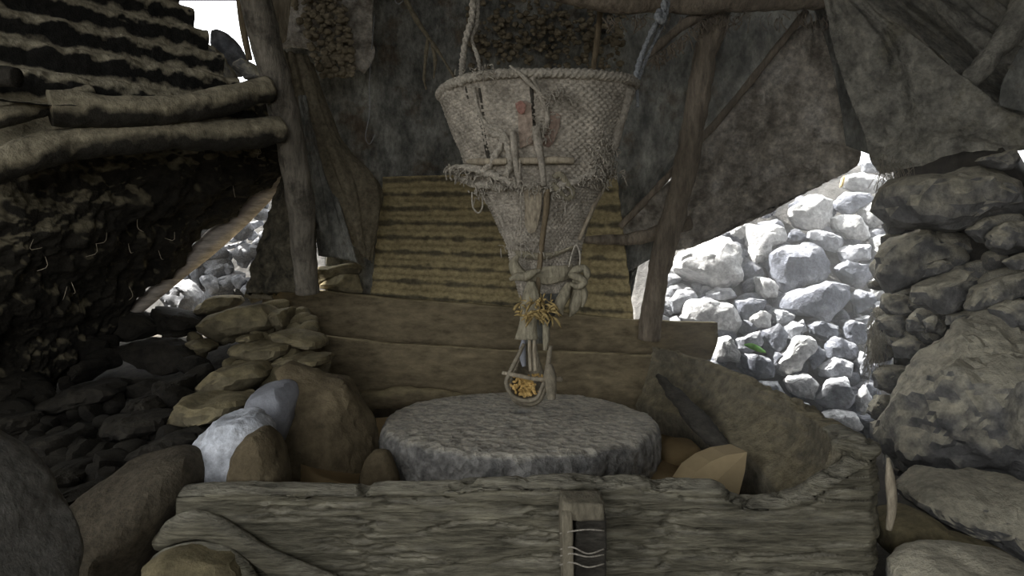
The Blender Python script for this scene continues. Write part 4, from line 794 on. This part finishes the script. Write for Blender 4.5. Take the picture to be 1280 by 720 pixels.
# spout below the basket
def cone(name, secs, m, par, seg=40, amp=.004, **kw):
    V = []; t = np.linspace(0, 2 * math.pi, seg, endpoint=False)
    S_ = crom(np.array(secs, float), 40)
    for px, py, a, b, d in S_:
        c = P(px, py, d); V.append(np.stack([c[0] + a * np.cos(t), c[1] + b * np.sin(t), c[2] + 0 * t], -1))
    V = np.array(V); V += (V - V.mean(1, keepdims=True)) * (amp * 14 * fbm(V * [40, 40, 12], 3))[..., None]
    f = gridfaces(40, seg, cv=True).tolist(); V = V.reshape(-1, 3); f += [list(range(seg)), [39 * seg + k for k in range(seg)][::-1]]
    return mk(name, V, f, m, parent=par, **kw)
cone('spout', [(680,366,.078,.07,2.30),(676,385,.06,.06,2.30),(672,405,.045,.045,2.30),(668,428,.04,.04,2.30)], M['tarp'], basket, label='dark lower spout of the basket')
cone('cloth_wrap', [(664,352,.012,.012,2.19),(664,366,.026,.02,2.19),(663,384,.034,.026,2.19),(660,404,.030,.024,2.2),(658,424,.036,.02,2.2)], M['rag'], basket, amp=.012)
# maize husk tuft
vf = []
for k in range(90):
    a = P(random.uniform(650, 690), random.uniform(376, 398), 2.17 + random.uniform(-.01, .03)); an = random.uniform(0, 6.28); l_ = random.uniform(.02, .045)
    vf.append(tube_vf([a, a + [math.cos(an) * l_ * .6, -.015, math.sin(an) * l_ * .5], a + [math.cos(an) * l_, -.005, math.sin(an) * l_ * .9 - .01]], [.001, random.uniform(.003, .006), .001], n=8, seg=5, flat=.4))
mk('husk_tuft', *join(vf), M['husk'], parent=basket, kind='stuff')

# ------------------------------------------------------------------ feeding shoe with grain
shoe = empty('feeding_shoe', P(660, 500, 2.24), 'small U-shaped wooden feeding shoe full of yellow grain over the millstone', 'feeding shoe')
st = [((664,424),.018,.055,2.40), ((662,445),.032,.07,2.34), ((660,470),.056,.085,2.25), ((659,484),.062,.085,2.20)]
secs = []
for (px, py), hw, dep, d in st:
    c = P(px, py, d); row = []
    for r_ in (1.0, .84):
        ts = np.linspace(0, math.pi, 22); ts = ts if r_ == 1 else ts[::-1]
        for t in ts: row.append(c + np.array([-hw * r_ * math.cos(t), .30 * hw * 0, -(dep if r_ == 1 else dep * .88) * math.sin(t) ** .8 * (.75 if r_ < 1 else .78)]))
    secs.append(row)
Gs = crom(np.array(secs), 40); f = gridfaces(40, 44, cv=True).tolist(); f += [list(range(44)), [39 * 44 + k for k in range(44)][::-1]]
mk('chute', Gs.reshape(-1, 3), f, M['chute'], parent=shoe)
tube('side_rail', [P(655,430,2.20), P(645,450,2.18), P(636,468,2.16), P(633,480,2.16), P(640,494,2.16), P(655,501,2.16), P(670,498,2.16), P(677,486,2.17), P(684,462,2.19), P(688,432,2.2)], [.006,.007,.007,.007,.007,.007,.007,.007,.008,.008], M['chute'], parent=shoe, n=90, seg=10, amp=.001)
tube('cross_rod', [P(628,466,2.17), P(650,470,2.15), P(672,474,2.16), P(702,474,2.19)], [.006,.007,.007,.009], M['stick'], parent=shoe, n=30, amp=.001)
tube('peg', [P(686,456,2.17), P(688,468,2.16), P(689,484,2.16), P(689,499,2.16)], [.013,.018,.018,.015], M['chute'], parent=shoe, n=40, seg=16, amp=.004)
for x0, x1 in ((662, 662), (668, 668)):
    tube('hanging_stick', [P(x0, 416, 2.2), P(x1, 440, 2.19), P(x1 + 1, 464, 2.18)], .006, M['stick'], parent=shoe, n=20, amp=.001)
tube('rag_strip', [P(655,424,2.24), P(653,440,2.25), P(655,458,2.25)], [.008,.012,.008], M['greyrock'], parent=shoe, n=24, amp=.003)
tube('rag_strip', [P(681,398,2.2), P(683,420,2.19), P(681,438,2.19)], [.009,.012,.007], M['rag'], parent=shoe, n=24, amp=.004)
D, fi = ico(2); vf = []
for k in range(150):
    px = random.gauss(657, 8.5); py = random.uniform(472, 496) - abs(px - 657) * .35; c = P(px, py, 2.185 + (496 - py) * .0012 + random.uniform(0, .01))
    V = D * [.0045, .0035, .007]; a = random.uniform(0, 3.14); ca, sa = math.cos(a), math.sin(a); V = np.stack([V[:, 0] * ca - V[:, 2] * sa, V[:, 1], V[:, 0] * sa + V[:, 2] * ca], -1); vf.append((V + c, fi))
mk('grain', *join(vf), M['corn'], label='yellow grain kernels heaped in the feeding shoe', cat='grain', kind='stuff')

# ------------------------------------------------------------------ ropes
def rope(C, r, label, m='rope', n=200, **kw): return tube('rope', C, r, M[m], label=label, cat='rope', n=n, strands=3, twist=80, seg=12, amp=.003, freq=40, **kw)
rope([P(591,-30,2.34), P(590,20,2.33), P(582,50,2.31), P(578,78,2.28), BP(576,106,.02)], [.010,.011,.010,.009,.008], 'thick rope holding the left rim of the basket')
rope([P(596,-30,2.38), P(597,25,2.36), P(590,48,2.33), P(598,75,2.3), P(600,97,2.2)], [.007,.007,.006,.006,.005], 'thinner twisted rope beside the thick left rope', n=160)
rope([P(834,-30,2.36), P(828,14,2.36), P(812,45,2.36), P(800,75,2.35), P(793,104,2.32)], [.009,.010,.008,.008,.009], 'grey rope holding the right rim of the basket', 'greyrope')
rope([P(838,-30,2.4), P(833,18,2.38), P(818,52,2.38), P(806,78,2.37), P(795,108,2.32)], [.006,.006,.005,.005,.006], 'thin grey strand twined with the right-hand rope', 'greyrope', n=160)
tube('rope_end', [P(792,98,2.30), P(796,112,2.28), P(797,124,2.28), P(797,134,2.28)], [.006,.006,.005,.007], M['greyrope'], n=30, amp=.003, label='frayed grey rope end dangling at the right rim', cat='rope')
tube('rope_knot', [P(824,14,2.33), P(822,22,2.31), P(828,26,2.32), P(830,18,2.33)], .012, M['greyrope'], n=30, amp=.003, label='pale grey knot on the right-hand rope near the beam', cat='rope')
tube('cord', [P(503,-10,3.05), P(520,24,3.0), P(545,60,2.9), P(570,100,2.75)], [.010,.012,.007,.006], M['sacking'], n=80, amp=.005, label='slanting brown cord left of the basket', cat='cord')
tube('cord', [P(535,48,2.94), P(532,72,2.93), P(530,98,2.93), P(533,112,2.93)], [.008,.009,.006,.005], M['sacking'], n=40, amp=.006, label='ragged strip dangling from the slanting brown cord', cat='cord')
tube('cord', [P(540,55,2.92), P(544,75,2.91), P(542,98,2.91)], [.007,.009,.004], M['sacking'], n=30, amp=.005, label='shorter ragged strip dangling beside the longer one', cat='cord')
tube('wire', [P(468,20,3.2), P(462,95,3.2), P(462,140,3.2), P(457,170,3.2), P(462,180,3.2), P(469,168,3.2)], .0022, M['wire'], n=60, seg=6, label='thin wire hanging beside the mud clods, hooked at its end', cat='wire')
tube('wire', [P(497,-8,3.2), P(494,0,3.18), P(498,5,3.17), P(504,1,3.18)], .003, M['wire'], n=40, seg=6, label='small curled wire at the top edge of the picture', cat='wire')
